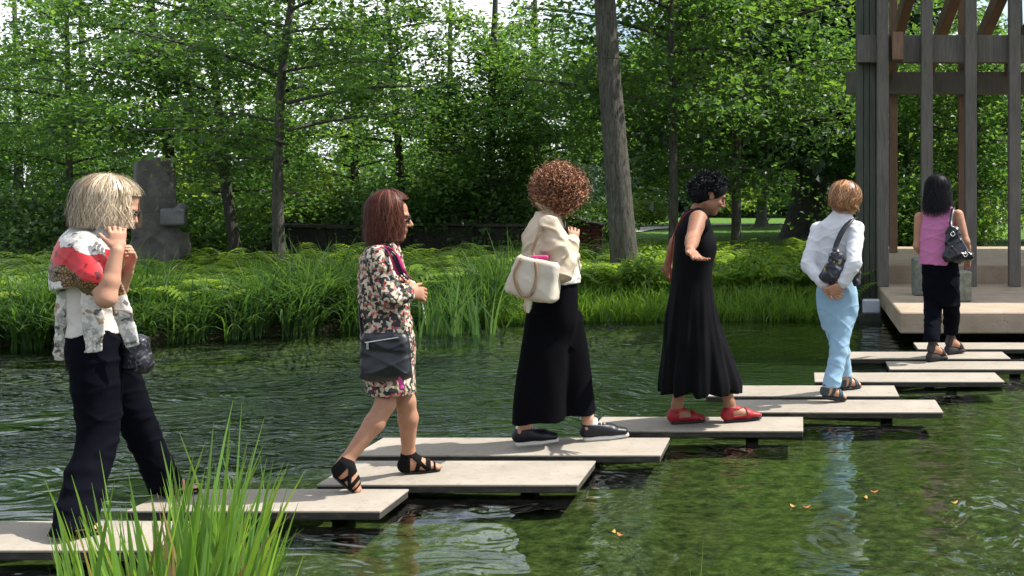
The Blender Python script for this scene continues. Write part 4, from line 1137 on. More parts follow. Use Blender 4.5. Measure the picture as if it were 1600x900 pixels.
def shoe(person, heel, toe, ankle, style, up=None, name='shoe'):
    """shoe grown over the foot shape; style picks which bands of the upper exist"""
    S = Solid(); q, f, s, u, Lf = foot(S, heel, toe, ankle, 0.006 if style != 'sneaker' else 0.010, up=up)
    h0 = V(heel); an = V(ankle)
    def co(X, Y, Z):
        x, y, z = X - h0[0], Y - h0[1], Z - h0[2]
        return (x * f[0] + y * f[1] + z * f[2]) / Lf, x * u[0] + y * u[1] + z * u[2], x * s[0] + y * s[1] + z * s[2]
    mn = np.minimum; mxm = np.maximum
    def band(a, c, w): return np.abs(a - c) - w
    m_up, m_sole, th = M_SHOEBLK, M_SOLEB, 0.010
    if style == 'gladiator':
        def sel(t, h, b):
            A = mxm(band(t - 0.1 * 0, .03, .17) * .22, h - .075)               # heel cup
            B = mxm(band(h, .098, .022), band(t, .1, .4) * .2)                   # ankle cuff
            C = mxm(band(h + (t - .46) * .20, .045, .013), t * 0 - 1)             # crossing straps
            D = mxm(band(t, .66, .06) * .22, h * 0 - 1); E = mxm(band(t - h * 1.2, .36, .055) * .22, h * 0 - 1); G = mxm(band(t, .82, .025) * .22, h * 0 - 1)
            return mn(mn(mn(A, B), C), mn(mn(D, E), G))
    elif style == 'sneaker':
        m_up = mat('black_sneaker_leather', (0.007, 0.0075, 0.012), 0.4, 0.2, 20, 0.2, 120); m_sole = M_SOLEW; th = 0.028
        def sel(t, h, b): return h - (.078 - .02 * np.clip(t, 0, 1)) 
    elif style == 'mary':
        m_up = mat('red_leather', (0.27, 0.014, 0.018), 0.5, 0.2, 25, 0.3, 120); th = 0.018
        def sel(t, h, b):
            A = mxm(t - .22, 0 * h - 1) * .22; A = mxm(A, h - .062)
            B = mxm(.56 - t, h * 0 - 1) * .22
            C = h - .026
            D = mxm(band(h - t * .02, .070, .010), t - .5)
            return mn(mn(A, B), mn(C, D))
    elif style == 'sport':
        m_up = mat('teal_webbing', (0.035, 0.055, 0.065), 0.7, 0.4, 40); th = 0.022
        def sel(t, h, b):
            return mn(mn(mxm(band(h, .085, .014), t * 0 - 1), mxm(t - .16, h - .06)), mn(band(t, .70, .10) * .22, band(t - h * 1.6, .30, .07) * .22))
    elif style == 'wedge':
        m_up = mat('dark_brown_leather', (0.035, 0.026, 0.022), 0.5, 0.2, 20); th = 0.03
        def sel(t, h, b): return mn(mn(band(h, .088, .012), mxm(t - .10, h - .08)), band(t, .68, .12) * .22)
    else:  # flat open shoe
        def sel(t, h, b): return mn(mxm(t - .20, h - .05) * .5, mn(band(t, .72, .10) * .22, h - .02))
    def post(D, X, Y, Z):
        t, h, b = co(X, Y, Z)
        # thin shell of the foot, kept only where the bands are
        return mxm(mxm(D, sel(t, h, b)), -h - 0.002)
    o = S.obj(name, m_up, person.root, 0.0042, post=post)
    T = Solid()
    if style == 'wedge':
        T.econe(q(.08, -.038), q(.92, -.012), (.036, .052), (.042, .018), s, 0.01)
        T.cut(q(0, .006), u); T.cut(V(0, 0, SLAB_TOP), V(0, 0, -1))
    else:
        T.econe(q(.07, -th * .45), q(.55, -th * .45), (.034, th * .75), (.042, th * .75), s, 0.004); T.econe(q(.55, -th * .45), q(.95, -th * .30), (.043, th * .75), (.028, th * .6), s, 0.004)
    T.obj('sole', m_sole, o, 0.0045).location = (0, 0, 0)
    if style == 'sneaker':
        g = Geo()
        for t in (.38, .46, .54, .62): g.tube(smooth_path([q(t, .055 - .03 * (t - .38), .030), q(t + .01, .080 - .10 * (t - .38), 0), q(t, .055 - .03 * (t - .38), -.030)], 7), 0.0035, 6)
        g.obj('laces', M_SOLEW, o)
        K_ = Solid().econe(q(.17, .070), q(.17, .102), (.040, .044), (.038, .040), s, 0.004, flat=True); K_.obj('sock', fabric('white_sock', (0.75, 0.73, 0.70)), person.root, 0.005)
    return o

def strands(c, fwd, up, R, n, drop, rg, th_end=1.62, gap=0.75, bang=0.9, width=0.005, flare=0.0, wave=0.004, part=0.25, K=10, jit=0.05, lay=0.5, tuck=0.0, th0max=1.25):
    """hair locks combed from the crown over the skull, then hanging; returns vertices, quads, shade"""
    f, s, u = frame(fwd, up)
    ph = rg.uniform(-math.pi, math.pi, n); front = np.abs(ph) < gap
    th0 = rg.random(n) ** 1.2 * th0max * np.where(front, 0.5, 1.0)
    te = np.where(front, bang, th_end); te = np.maximum(te, th0 + 0.1)
    dl = np.where(front, 0.0, 1.0) * drop(ph) * (1 - lay * 0.5 * rg.random(n))
    t = np.linspace(0, 1, K)[None]
    arc = (te - th0) * np.mean(R); ta = (arc / (arc + dl + 1e-6))[:, None]
    th = th0[:, None] + (te - th0)[:, None] * np.minimum(t / ta, 1)
    hang = np.maximum(0, (t - ta) / (1 - ta + 1e-6)) * dl[:, None]
    off = 1 + jit * rg.normal(size=(n, 1)) * 0.6 + 0.02
    p1 = rg.random((n, 1)) * 6.28; wv = wave * np.sin(t * 9 + p1) * t
    ph2 = ph[:, None] + wv * 8
    rr = off + flare * (hang / (dl[:, None] + 1e-6)) - tuck * (hang / (dl[:, None] + 1e-6)) ** 2
    a = R[0] * np.sin(th) * np.cos(ph2) * rr + part * 0; b = R[1] * np.sin(th) * np.sin(ph2) * rr; e = R[2] * np.cos(th) * off
    pos = c + a[..., None] * f + b[..., None] * s + e[..., None] * u - hang[..., None] * V(0, 0, 1)
    rad = a[..., None] * f + b[..., None] * s + 1e-3
    tg = np.gradient(pos, axis=1); wd = np.cross(tg, rad + e[..., None] * u * 0.7); wd /= (np.linalg.norm(wd, axis=2)[..., None] + 1e-9)
    hw = (width * (1 - 0.75 * t ** 3) * (0.6 + 0.8 * rg.random((n, 1))) / 2)[..., None]
    v = np.stack([pos - wd * hw, pos + wd * hw], 2).reshape(-1, 3)
    i = (np.arange(n)[:, None] * K * 2 + np.arange(K - 1)[None] * 2).ravel()
    return v, np.stack([i, i + 1, i + 3, i + 2], 1), np.repeat(rg.random(n), K - 1)
def hair_obj(person, cap, m_, sets, vox=0.006, disp=None, shade=0.25):
    v, f = cap.surf(vox, disp)
    g = Geo(); g.add(v, f, shade)
    for st in sets: g.add(*st)
    return g.obj('hair', m_, person.root, attr=True)
def curls(c, fwd, up, R, n, rg, keep, K=15, rad=0.011, ln=0.055, turns=2.2, width=0.005, lo=0.72, hi=1.05):
    f, s, u = frame(fwd, up)
    d = rg.normal(size=(n, 3)); d /= np.linalg.norm(d, axis=1)[:, None]
    d = d[keep(d)]; n = len(d)
    r = rg.uniform(lo, hi, n)[:, None]
    p0 = c + (d * r * V(R)) @ np.array([f, s, u])
    ax = d @ np.array([f, s, u]) * 0.6 + rg.normal(size=(n, 3)) * 0.5 + V(0, 0, -0.35); ax /= np.linalg.norm(ax, axis=1)[:, None]
    e1 = np.cross(ax, rg.normal(size=(n, 3))); e1 /= np.linalg.norm(e1, axis=1)[:, None]; e2 = np.cross(ax, e1)
    t = np.linspace(0, 1, K)[None, :, None]; a = t * turns * 6.283 + rg.random((n, 1, 1)) * 6.28
    rr = rad * (0.6 + 0.8 * rg.random((n, 1, 1)))
    pos = p0[:, None] + ax[:, None] * (t - .5) * ln + (e1[:, None] * np.cos(a) + e2[:, None] * np.sin(a)) * rr
    wd = ax[:, None] * width * 0.5 * np.ones((1, K, 1))
    v = np.stack([pos - wd, pos + wd], 2).reshape(-1, 3)
    i = (np.arange(n)[:, None] * K * 2 + np.arange(K - 1)[None] * 2).ravel()
    return v, np.stack([i, i + 1, i + 3, i + 2], 1), np.repeat(rg.random(n), K - 1)
def folds(a1=0.004, f1=34, a2=0.002, f2=80, sx=1.0, sz=0.5):
    """soft folds plus sharper crease ridges"""
    def fn(x, y, z):
        u1, v1 = z + .45 * x, x - .45 * z; u2, v2 = z - .6 * x, x + .6 * z
        return (.8 * a1 * wob(x * f1 * sx, y * f1 * sx, z * f1 * sz) + a2 * wob(x * f2 * sx + 3, y * f2 * sx, z * f2 * sz + 5)
                - 1.25 * a1 * (ridges(u1 * f1 * 1.1, v1 * f1 * .3, y * f1 * .35 + 1, 5) - .2) - 0.9 * a1 * (ridges(u2 * f1 * 1.3 + 4, v2 * f1 * .35, y * f1 * .3, 5) - .2))
    return fn
def sunglasses(person, q, A, k=1.0):
    S = Solid()
    for e in (-1, 1):
        S.ell(q(.100, .033 * e, .002), V(.006, .027, .021) * k, A, 0.002)
        S.cone(q(.098, .058 * e, .008), q(.000, .080 * e, .006), .0035, .003, 0.002)
    S.cone(q(.106, .012, .006), q(.106, -.012, .006), .003, .003, 0.002)
    S.obj('sunglasses', M_GLASS, person.root, 0.0032)

# ------------------------------------------------------------------ 1: the blonde woman, nearest
def woman_blonde():
    w = Person(5.5, 165, 815, 16, 'blonde woman in black trousers and a red and leopard scarf, hand at her ear')
    P, F, Nn, R_ = w.P, w.F, w.N, w.root
    rg = np.random.default_rng(101)
    hf = norm(F * 0.90 + V(0, 0, -0.42)); hc = P(178, 322)
    S = Solid()
    q, A = head(S, hc, hf, P(143, 372), up=norm(V(0, 0, 1) + F * 0.35))
    S.loft([(P(142, 366), .12, .06), (P(140, 400), .14, .08), (P(147, 460), .12, .085), (P(152, 535), .14, .09)], Nn, 9, 0.02)
    sh, el, wr = P(128, 390, -.15), P(166, 466, -.23), P(183, 392, -.19)
    arm(S, sh, el, wr); hand(S, wr, V(-.10, 0.22, 1.0), V(-0.55, 0.65, 0.1), 1, 0.95, 0.95)
    sh2, el2, wr2 = P(140, 392, .16), P(178, 464, .14), P(199, 424, .02)
    arm(S, sh2, el2, wr2); hand(S, wr2, V(0.45, -0.1, 1.0), V(-0.6, -0.7, 0.2), -1, 1.15, 1.0)
    kA, aA = P(152, 682, -.13), P(112, 826, -.36); kB, aB = P(214, 662, .17), P(266, 752, .32)
    leg(S, P(146, 545, -.08), kA, aA); leg(S, P(166, 550, .08), kB, aB)
    hA, tA, hB, tB = on(P(100, 846, -.37), .012), on(P(158, 848, -.30), .012), on(P(252, 776, .32), .012), on(P(312, 768, .40), .012)
    foot(S, hA, tA, aA); foot(S, hB, tB, aB)
    S.obj('body', M_SK1, R_, 0.005)
    shoe(w, hA, tA, aA, 'flat'); shoe(w, hB, tB, aB, 'flat')
    # top
    S = Solid().loft([(P(140, 374), .15, .07), (P(139, 405), .17, .105), (P(146, 450), .15, .115), (P(149, 490), .145, .118), (P(151, 524), .160, .128)], Nn, 14)
    S.cut(P(150, 522), V(0.05, 0, -1))
    S.obj('top', fabric('white_knit', (0.62, 0.57, 0.52), 0.06), R_, 0.006, folds(.004, 26, .0015, 70, sz=1.6))
    # trousers
    S = Solid().loft([(P(151, 512), .150, .116), (P(152, 540), .170, .132), (P(156, 572), .165, .130)], Nn, 8)
    qa = smooth_path(np.array([list(P(146, 548, -.075)) + [.105], list(P(152, 610, -.09)) + [.100], list(P(153, 682, -.13)) + [.083], list(P(134, 750, -.23)) + [.080], list(P(112, 838, -.37)) + [.090]]), 12)
    qb = smooth_path(np.array([list(P(168, 552, .075)) + [.098], list(P(192, 610, .12)) + [.092], list(P(214, 660, .17)) + [.074], list(P(238, 712, .25)) + [.069], list(P(263, 768, .33)) + [.078]]), 12)
    S.chain(qa[:, :3], qa[:, 3], 0.02); S.chain(qb[:, :3], qb[:, 3], 0.02)
    S.cut(P(110, 836, -.37), V(-.12, 0, -1)) if False else None
    def hem(D, X, Y, Z):
        ca, cb = P(112, 832, -.37), P(263, 762, .33)
        half = (P(112, 832, -.37)[0] + P(263, 762, .33)[0]) / 2
        za = ca[2] + 0 * X; zb = cb[2] + 0 * X
        return np.maximum(D, np.where(X < half, za, zb) - Z)
    S.obj('trousers', M_NAVY, R_, 0.007, folds(.005, 24, .002, 60, sz=.5), post=hem)
    # scarf: wrap round the shoulders and three hanging ends
    S = Solid().loft([(P(146, 352), .085, .075), (P(139, 372), .185, .105), (P(133, 402), .225, .122), (P(132, 430), .240, .128), (P(134, 452), .245, .130)], Nn, 12, 0.01)
    S.cut(P(134, 446), V(.25, 0, -1))
    S.cone(P(160, 352, -.09), P(176, 430, -.05), .030, .035, .03)
    S.cone(sh + V(0, 0, .01), sh * .42 + el * .58, .072, .078, .04); S.cone(sh2, sh2 * .4 + el2 * .6, .070, .075, .04)
    for a, b_, c_, wd in ((P(98, 430, -.10), P(97, 490, -.12), P(93, 562, -.10), .030), (P(138, 438, -.22), P(145, 490, -.20), P(147, 548, -.19), .046), (P(176, 436, -.10), P(192, 486, -.13), P(208, 540, -.12), .040)):
        S.econe(a, b_, (.009, wd * .7), (.008, wd), Nn, 0.008); S.econe(b_, c_, (.008, wd), (.006, wd * .75), Nn, 0.006)
    m, N, L, b = nodes('printed_silk_scarf')
    tcn = N.new('ShaderNodeTexCoord'); sep = N.new('ShaderNodeSeparateXYZ'); L.new(tcn.outputs['Object'], sep.inputs[0])
    nzz = noise(N, L, 7, 4); mt_ = N.new('ShaderNodeMath'); mt_.operation = 'MULTIPLY_ADD'; mt_.inputs[1].default_value = 0.30; L.new(sep.outputs[0], mt_.inputs[0]); L.new(sep.outputs[2], mt_.inputs[2])
    ma = N.new('ShaderNodeMath'); ma.operation = 'MULTIPLY_ADD'; ma.inputs[1].default_value = 0.16; L.new(nzz.outputs[0], ma.inputs[0]); L.new(mt_.outputs[0], ma.inputs[2])
    z0 = P(134, 446)[2] - SLAB_TOP + 0.05; z1 = P(140, 350)[2] - SLAB_TOP + 0.05
    mr = N.new('ShaderNodeMapRange'); mr.inputs[1].default_value = z0 - 0.36; mr.inputs[2].default_value = z1; L.new(ma.outputs[0], mr.inputs[0])
    f0 = 0.36 / (z1 - z0 + 0.36); ff = lambda t: f0 + (1 - f0) * t
    W, RD, LE, GR = (0.66, 0.62, 0.57), (0.52, 0.015, 0.022), (0.23, 0.13, 0.04), (0.40, 0.39, 0.36)
    base = ramp(N, L, mr.outputs[0], [(0.0, GR), (f0 * .5, LE), (f0 * .62, W), (ff(.10), LE), (ff(.36), RD), (ff(.72), W), (ff(.9), GR)], 'CONSTANT')
    nlow = noise(N, L, 11, 3); low = ramp(N, L, nlow.outputs[0], [(0.0, LE), (.40, (.34, .26, .16)), (.46, W), (.56, GR), (.66, (.10, .075, .04))], 'CONSTANT')
    isl = ramp(N, L, mr.outputs[0], [(0.0, (1, 1, 1)), (f0 * .92, (0, 0, 0))], 'CONSTANT')
    bcol = mixc(N, L, isl.outputs[0], base.outputs[0], low.outputs[0])
    vo = N.new('ShaderNodeTexVoronoi'); vo.inputs['Scale'].default_value = 62; vo.feature = 'DISTANCE_TO_EDGE'; L.new(tcn.outputs['Object'], vo.inputs['Vector'])
    leo = ramp(N, L, vo.outputs[0], [(0.06, (0.02, 0.015, 0.01)), (0.16, (1, 1, 1))], 'LINEAR')
    isr = ramp(N, L, mr.outputs[0], [(0.0, (.35, .35, .35)), (f0 * .62, (0.15, .15, .15)), (ff(.10), (1, 1, 1)), (ff(.36), (0, 0, 0)), (ff(.72), (.25, .25, .25))], 'CONSTANT')
    n5 = noise(N, L, 20, 3); blot = ramp(N, L, n5.outputs[0], [(0.60, (1, 1, 1)), (0.66, (0.07, 0.06, 0.08))])
    col = mixc(N, L, isr.outputs[0], bcol, mixc(N, L, 1.0, bcol, leo.outputs[0], 'MULTIPLY'))
    L.new(mixc(N, L, 0.85, col, mixc(N, L, 1.0, col, blot.outputs[0], 'MULTIPLY')), b.inputs['Base Color']); b.inputs['Roughness'].default_value = 0.5
    S.obj('scarf', m, R_, 0.0055, folds(.0028, 26, .001, 80, sz=.5))
    # hair: straight shoulder-length bob falling forward
    c = hc + V(0, 0, .035); upv = norm(V(0, 0, 1) + F * 0.22)
    C = Solid().ell(c - F * .030, V(.124, .100, .102)).econe(c - F * .070 + V(0, 0, -.02), c - F * .105 + V(0, 0, -.11), (.094, .085), (.088, .062), Nn, .02)
    C.econe(c + F * .01 + Nn * .055 + V(0, 0, 0), c + F * .00 + Nn * .072 + V(0, 0, -.10), (.030, .070), (.014, .045), Nn, .02)
    drop = lambda ph: 0.135 - 0.02 * np.cos(ph)
    sets = [strands(c - F * .032, norm(F + V(0, 0, -.15)), upv, V(.136, .106, .108), 3800, drop, rg, gap=0.62, bang=1.3, width=0.0042, flare=0.12, wave=0.012, lay=1.1, jit=0.06), strands(c - F * .032, norm(F + V(0, 0, -.15)), upv, V(.139, .108, .110), 450, drop, rg, gap=0.62, bang=1.3, width=0.0015, flare=0.2, wave=0.02, lay=1.2, jit=0.11)]
    hair_obj(w, C, hairmat('ash_blonde_hair', (0.20, 0.135, 0.075), (0.50, 0.38, 0.24), (0.78, 0.67, 0.50)), sets, disp=lambda x, y, z: .003 * wob(x * 60, y * 60, z * 12))
    sunglasses(w, q, A)
    # small dark patterned pouch hanging at her hip
    b0 = P(214, 552, -.02)
    bag = empty('hip_bag', b0, 'small black patterned pouch hanging at the blonde woman\'s hip', 'bag')
    S = Solid().rbox(P(213, 553, -.02), (.055, .045, .085), r=.035, k=.01).ell(P(222, 566, -.02), V(.050, .045, .05), k=.03)
    m, N, L, b = nodes('black_patterned_fabric'); vo = N.new('ShaderNodeTexVoronoi'); vo.inputs['Scale'].default_value = 70; tcn = N.new('ShaderNodeTexCoord'); L.new(tcn.outputs['Object'], vo.inputs['Vector'])
    r = ramp(N, L, vo.outputs['Distance'], [(0.25, (0.006, 0.006, 0.009)), (0.62, (0.010, 0.010, 0.015)), (0.78, (0.09, 0.09, 0.11))]); L.new(r.outputs[0], b.inputs['Base Color']); b.inputs['Roughness'].default_value = 0.4
    S.obj('pouch', m, bag, 0.006, folds(.004, 40, .002, 90, sz=1))
    g = Geo(); g.ribbon(smooth_path([P(206, 528, -.02), P(196, 490, -.02), P(176, 440, .08), P(150, 380, .12)], 14), .012, (0, 1, 0)); g.obj('strap', M_LEATHER, bag)
woman_blonde()

# ------------------------------------------------------------------ 2: floral dress
def woman_floral():
    w = Person(6.15, 605, 750, 14, 'woman with a red brown bob, sunglasses, floral dress and strappy black sandals')
    P, F, Nn, R_ = w.P, w.F, w.N, w.root
    rg = np.random.default_rng(102)
    hf = norm(F + V(0, 0, -.10)); hc = P(609, 340)
    S = Solid()
    q, A = head(S, hc, hf, P(596, 388), k=0.98)
    S.loft([(P(597, 380), .10, .05), (P(597, 410), .13, .08), (P(600, 480), .12, .08), (P(604, 545), .14, .09), (P(608, 590), .13, .08)], Nn, 9, 0.02)
    sh, el, wr = P(592, 402, -.15), P(610, 464, -.20), P(635, 457, -.12)
    arm(S, sh, el, wr, .95); hand(S, wr, V(.8, .45, -.10), V(-.55, .7, -.35), 1, 1.45, .95)
    sh2, el2, wr2 = P(602, 402, .15), P(626, 464, .14), P(636, 448, -.02)
    arm(S, sh2, el2, wr2, .95); hand(S, wr2, V(.55, -.7, .15), V(-.7, -.3, -.6), -1, 1.35, .95)
    kA, aA = P(602, 632, -.10), P(540, 722, -.22); kB, aB = P(634, 628, .08), P(638, 708, .16)
    leg(S, P(602, 545, -.08), kA, aA, .97); leg(S, P(610, 545, .08), kB, aB, .97)
    hA, tA = P(521, 738, -.25), P(561, 771, -.22); uA = norm(V(.60, 0, .75))
    hB, tB = on(P(628, 742, .15), .012), on(P(690, 733, .22), .012)
    foot(S, hA, tA, aA, up=uA); foot(S, hB, tB, aB)
    S.obj('body', M_SK2, R_, 0.005)
    shoe(w, hA, tA, aA, 'gladiator', up=uA, name='sandal'); shoe(w, hB, tB, aB, 'gladiator', name='sandal')
    # dress
    S = Solid().loft([(P(597, 376), .070, .060), (P(597, 386), .135, .080), (P(596, 404), .170, .105), (P(598, 440), .165, .120), (P(602, 490), .160, .124), (P(606, 540), .175, .132), (P(609, 580), .178, .124), (P(612, 618), .175, .121)], Nn, 18)
    S.cone(sh, el, .064, .058, .02); S.cone(el, P(632, 459, -.13), .057, .050, .02); S.cone(sh2, el2, .062, .056, .02); S.cone(el2, wr2, .054, .045, .02)
    S.cut(P(612, 613), V(-.03, 0, -1))
    m, N, L, b = nodes('floral_print'); tcn = N.new('ShaderNodeTexCoord')
    dn = noise(N, L, 30, 2); mv = N.new('ShaderNodeVectorMath'); mv.operation = 'MULTIPLY_ADD'; mv.inputs[1].default_value = (.03, .03, .03); L.new(dn.outputs['Color'], mv.inputs[0]); L.new(tcn.outputs['Object'], mv.inputs[2])
    vo = N.new('ShaderNodeTexVoronoi'); vo.inputs['Scale'].default_value = 66; L.new(mv.outputs[0], vo.inputs['Vector'])
    sx = N.new('ShaderNodeSeparateColor'); L.new(vo.outputs['Color'], sx.inputs[0])
    r = ramp(N, L, sx.outputs[0], [(0, (.012, .012, .014)), (.36, (.48, .40, .28)), (.56, (.22, .17, .10)), (.68, (.55, .50, .40)), (.82, (.42, .05, .06)), (.90, (.02, .02, .025)), (.97, (.50, .18, .16))], 'CONSTANT')
    L.new(r.outputs[0], b.inputs['Base Color']); b.inputs['Roughness'].default_value = .75
    dr = S.obj('dress', m, R_, 0.006, folds(.005, 24, .002, 60, sz=.6))
    # coloured stripes running down the sleeve
    g = Geo()
    for k, (c_, o_) in enumerate((((.32, .02, .11), -1), ((.02, .02, .025), 0), ((.30, .025, .10), 1))):
        g = Geo(); off = V(0, -.012, .010) * 0 + norm(np.cross(norm(el - sh), Nn)) * .016 * o_
        pth = smooth_path([P(590, 384, -.10) + V(.012 * o_, 0, 0.0), P(604, 400, -.155) + norm(V(.8, -.6, .5)) * .050 + off * .8, P(618, 430, -.18) + norm(V(.8, -.6, .45)) * .048 + off, P(634, 448, -.15) + norm(V(.4, -.5, .9)) * .048 + off], 14)
        g.ribbon(pth, .017, V(.8, 0, .6) if False else norm(V(.75, .0, -.66)) * 0 + V(.6, .2, -.7), .006); g.obj('sleeve_stripe', fabric(('magenta_stripe', 'black_stripe', 'plum_stripe')[k], c_), dr)
    # hair
    c = hc + V(0, 0, .035) - F * .008; upv = V(0, 0, 1)
    C = Solid().ell(c - F * .014, V(.100, .098, .098)).econe(c - F * .035 + V(0, 0, -.01), c - F * .040 + V(0, 0, -.155), (.096, .078), (.092, .074), Nn, .02)
    C.econe(c + F * .002 + Nn * .060, c - F * .004 + Nn * .070 + V(0, 0, -.14), (.028, .048), (.016, .040), Nn, .02).econe(c + F * .004 - Nn * .060, c + F * .030 - Nn * .066 + V(0, 0, -.165), (.028, .048), (.014, .045), Nn, .02)
    drop = lambda ph: 0.155 + 0 * ph
    sets = [strands(c, F, upv, V(.112, .103, .104), 2200, drop, rg, gap=.80, bang=1.0, width=.005, flare=.05, wave=.014, lay=.7, jit=.06), strands(c, F, upv, V(.114, .105, .106), 700, drop, rg, gap=.80, bang=1.0, width=.0016, flare=.12, wave=.03, lay=1.0, jit=.12)]
    hair_obj(w, C, hairmat('red_brown_hair', (.020, .006, .004), (.068, .020, .012), (.20, .062, .034), .5), sets, disp=lambda x, y, z: .002 * wob(x * 70, y * 70, z * 10))
    sunglasses(w, q, A, .98)
    # shoulder bag
    bc = P(602, 553, -.22)
    bag = empty('shoulder_bag', P(602, 590, -.22), 'slouchy black leather shoulder bag on the hip of the floral dress', 'bag')
    S = Solid().rbox(bc + V(0, 0, -.01), (.122, .034, .118), r=.034, k=.01, taper=.04).ell(bc + V(.01, -.01, -.07), V(.115, .045, .06), k=.04)
    S.cut(bc + V(-.05, 0, .110), V(-.22, 0, 1))
    S.obj('bag_body', M_LEATHER, bag, .006, folds(.006, 22, .002, 60, sz=1.2))
    g = Geo(); g.tube([bc + V(-.085, -.045, .062), bc + V(.08, -.043, .088)], .0035, 6); zp = g.obj('zip', M_SILVER, bag)
    g = Geo(); g.box(bc + V(-.07, -.050, .045), (.006, .003, .016)); g.obj('zip_pull', M_SILVER, zp, smooth=False)
    g = Geo(); g.ribbon(smooth_path([bc + V(-.115, .01, .07), P(563, 490, -.10), P(566, 430, -.05), P(585, 386, -.02), P(600, 384, .06)], 18), .022, (.3, 1, 0)); g.obj('strap', M_LEATHER, bag)
    g = Geo(); g.ribbon(smooth_path([bc + V(.115, .01, .08), P(636, 505, .05), P(632, 450, .16), P(612, 392, .12), P(600, 384, .06)], 18), .022, (.3, 1, 0)); g.obj('strap', M_LEATHER, bag)
    S = Solid().cone(P(624, 586, -.25), P(627, 606, -.25), .007, .012, .004); S.obj('tassel', fabric('pink_tassel', (.55, .06, .25)), bag, .004, lambda x, y, z: .002 * np.sin(x * 900))
woman_floral()

# ------------------------------------------------------------------ 3: curly hair, cream jacket
def woman_curly():
    w = Person(7.05, 885, 697, 26, 'curly haired woman in a cream jacket, wide black culottes and black sneakers')
    P, F, Nn, R_ = w.P, w.F, w.N, w.root
    rg = np.random.default_rng(103)
    hf = norm(V(.78, .55, -.36)); hc = P(878, 298)
    S = Solid()
    q, A = head(S, hc, hf, P(858, 340))
    S.loft([(P(858, 336), .11, .055), (P(856, 370), .13, .08), (P(862, 430), .12, .08), (P(868, 475), .14, .09)], Nn, 8, .02)
    sh, el, wr = P(860, 356, -.17), P(878, 420, -.18), P(893, 385, -.05)
    arm(S, sh, el, wr, .95); hand(S, wr, V(.05, .35, 1), V(-.3, .8, 0), 1, .85)
    sh2, el2, wr2 = P(858, 352, .18), P(888, 418, .20), P(890, 402, -.03)
    arm(S, sh2, el2, wr2, .95); hand(S, wr2, V(-.1, -1, .1), V(-.8, 0, .2), 1, .9)
    hA, tA, aA = on(P(806, 699, -.06), .026), on(P(872, 694, .04), .026), P(822, 660, -.05); hB, tB, aB = on(P(911, 693, .08), .026), on(P(982, 687, .19), .026), P(920, 656, .09)
    kA, kB = P(846, 580, -.06), P(886, 575, .11)
    leg(S, P(862, 480, -.09), kA, aA); leg(S, P(876, 480, .09), kB, aB)
    S.cone(aA, hA + V(.03, 0, .05), .034, .036, .02); S.cone(aB, hB + V(.03, 0, .05), .034, .036, .02)
    S.obj('body', M_SK1, R_, .005)
    shoe(w, hA, tA, aA, 'sneaker', name='sneaker'); shoe(w, hB, tB, aB, 'sneaker', name='sneaker')
    # culottes: two wide legs hanging from the waist
    S = Solid().loft([(P(870, 430), .145, .105), (P(869, 455), .165, .122), (P(866, 500), .180, .135), (P(867, 540), .11, .10)], Nn, 10)
    S.loft([(P(856, 490, -.07), .10, .125), (P(850, 560, -.09), .11, .140), (P(845, 620, -.10), .115, .150), (P(843, 664, -.10), .12, .153)], Nn, 9, k=.035)
    S.loft([(P(878, 490, .07), .10, .115), (P(886, 560, .09), .11, .135), (P(892, 620, .10), .115, .142), (P(897, 668, .10), .12, .156)], Nn, 9, k=.035)
    S.cut(P(868, 652), V(.03, 0, -1))
    S.obj('culottes', M_BLK, R_, .007, lambda x, y, z: (.007 * np.sin(x * 26 + 2 * np.sin(z * 3) + y * 14) * np.clip((1.0 - (z - SLAB_TOP)) * 1.3, 0, 1) + .002 * wob(x * 40, y * 40, z * 16)))
    # pale blouse hem under the jacket
    S = Solid().loft([(P(868, 400), .150, .112), (P(872, 425), .156, .120), (P(874, 446), .160, .124)], Nn, 6); S.cut(P(874, 442), V(.0, 0, -1)); S.obj('blouse', fabric('white_blouse', (.60, .59, .55), .05), R_, .006, folds(.005, 30, .002, 70, sz=.4))
    # jacket
    S = Solid().loft([(P(856, 332), .075, .062), (P(855, 342), .140, .085), (P(852, 362), .178, .115), (P(850, 395), .178, .130), (P(852, 425), .168, .130), (P(854, 452), .170, .128)], Nn, 14)
    S.cone(sh, (sh + el) / 2 + F * .01, .070, .078, .025); S.cone((sh + el) / 2 + F * .01, el, .078, .074, .02); S.cone(el, wr + V(0, 0, .03), .070, .050, .02)
    S.cone(sh2, el2, .068, .070, .02); S.cone(el2, wr2, .068, .050, .02)
    S.econe(P(848, 324, -.02), P(862, 330, -.05), (.065, .016), (.06, .014), Nn, .01)
    S.econe(P(828, 440, -.06), P(824, 484, -.06), (.03, .03), (.02, .012), F, .02)
    def jk(x, y, z): return .007 * wob(x * 30, y * 30, z * 40) + .003 * wob(x * 72 + 1, y * 72, z * 95) - .014 * (ridges(x * 17 + z * 9, y * 18, z * 26 - x * 8) - .3)
    S.obj('jacket', fabric('cream_cotton', (.54, .44, .325), .06), R_, .006, jk)
    # hair: a ball of tight curls
    c = P(874, 291)
    C = Solid().ell(c, V(.126, .118, .108)).ell(c - F * .02 + V(0, 0, -.07), V(.105, .10, .075), k=.03)
    keep = lambda d: ~((d[:, 0] > .72) & (d[:, 2] < .15) & (np.abs(d[:, 1]) < .5))
    sets = [curls(c + V(0, 0, -.015), hf, norm(V(0, 0, 1) + F * .1), V(.139, .134, .128), 3000, rg, keep, width=.006, lo=.78, hi=1.06), curls(c + V(0, 0, -.015), hf, norm(V(0, 0, 1) + F * .1), V(.146, .140, .134), 1100, rg, keep, K=18, rad=.016, ln=.085, turns=1.6, width=.0022, lo=.9, hi=1.14)]
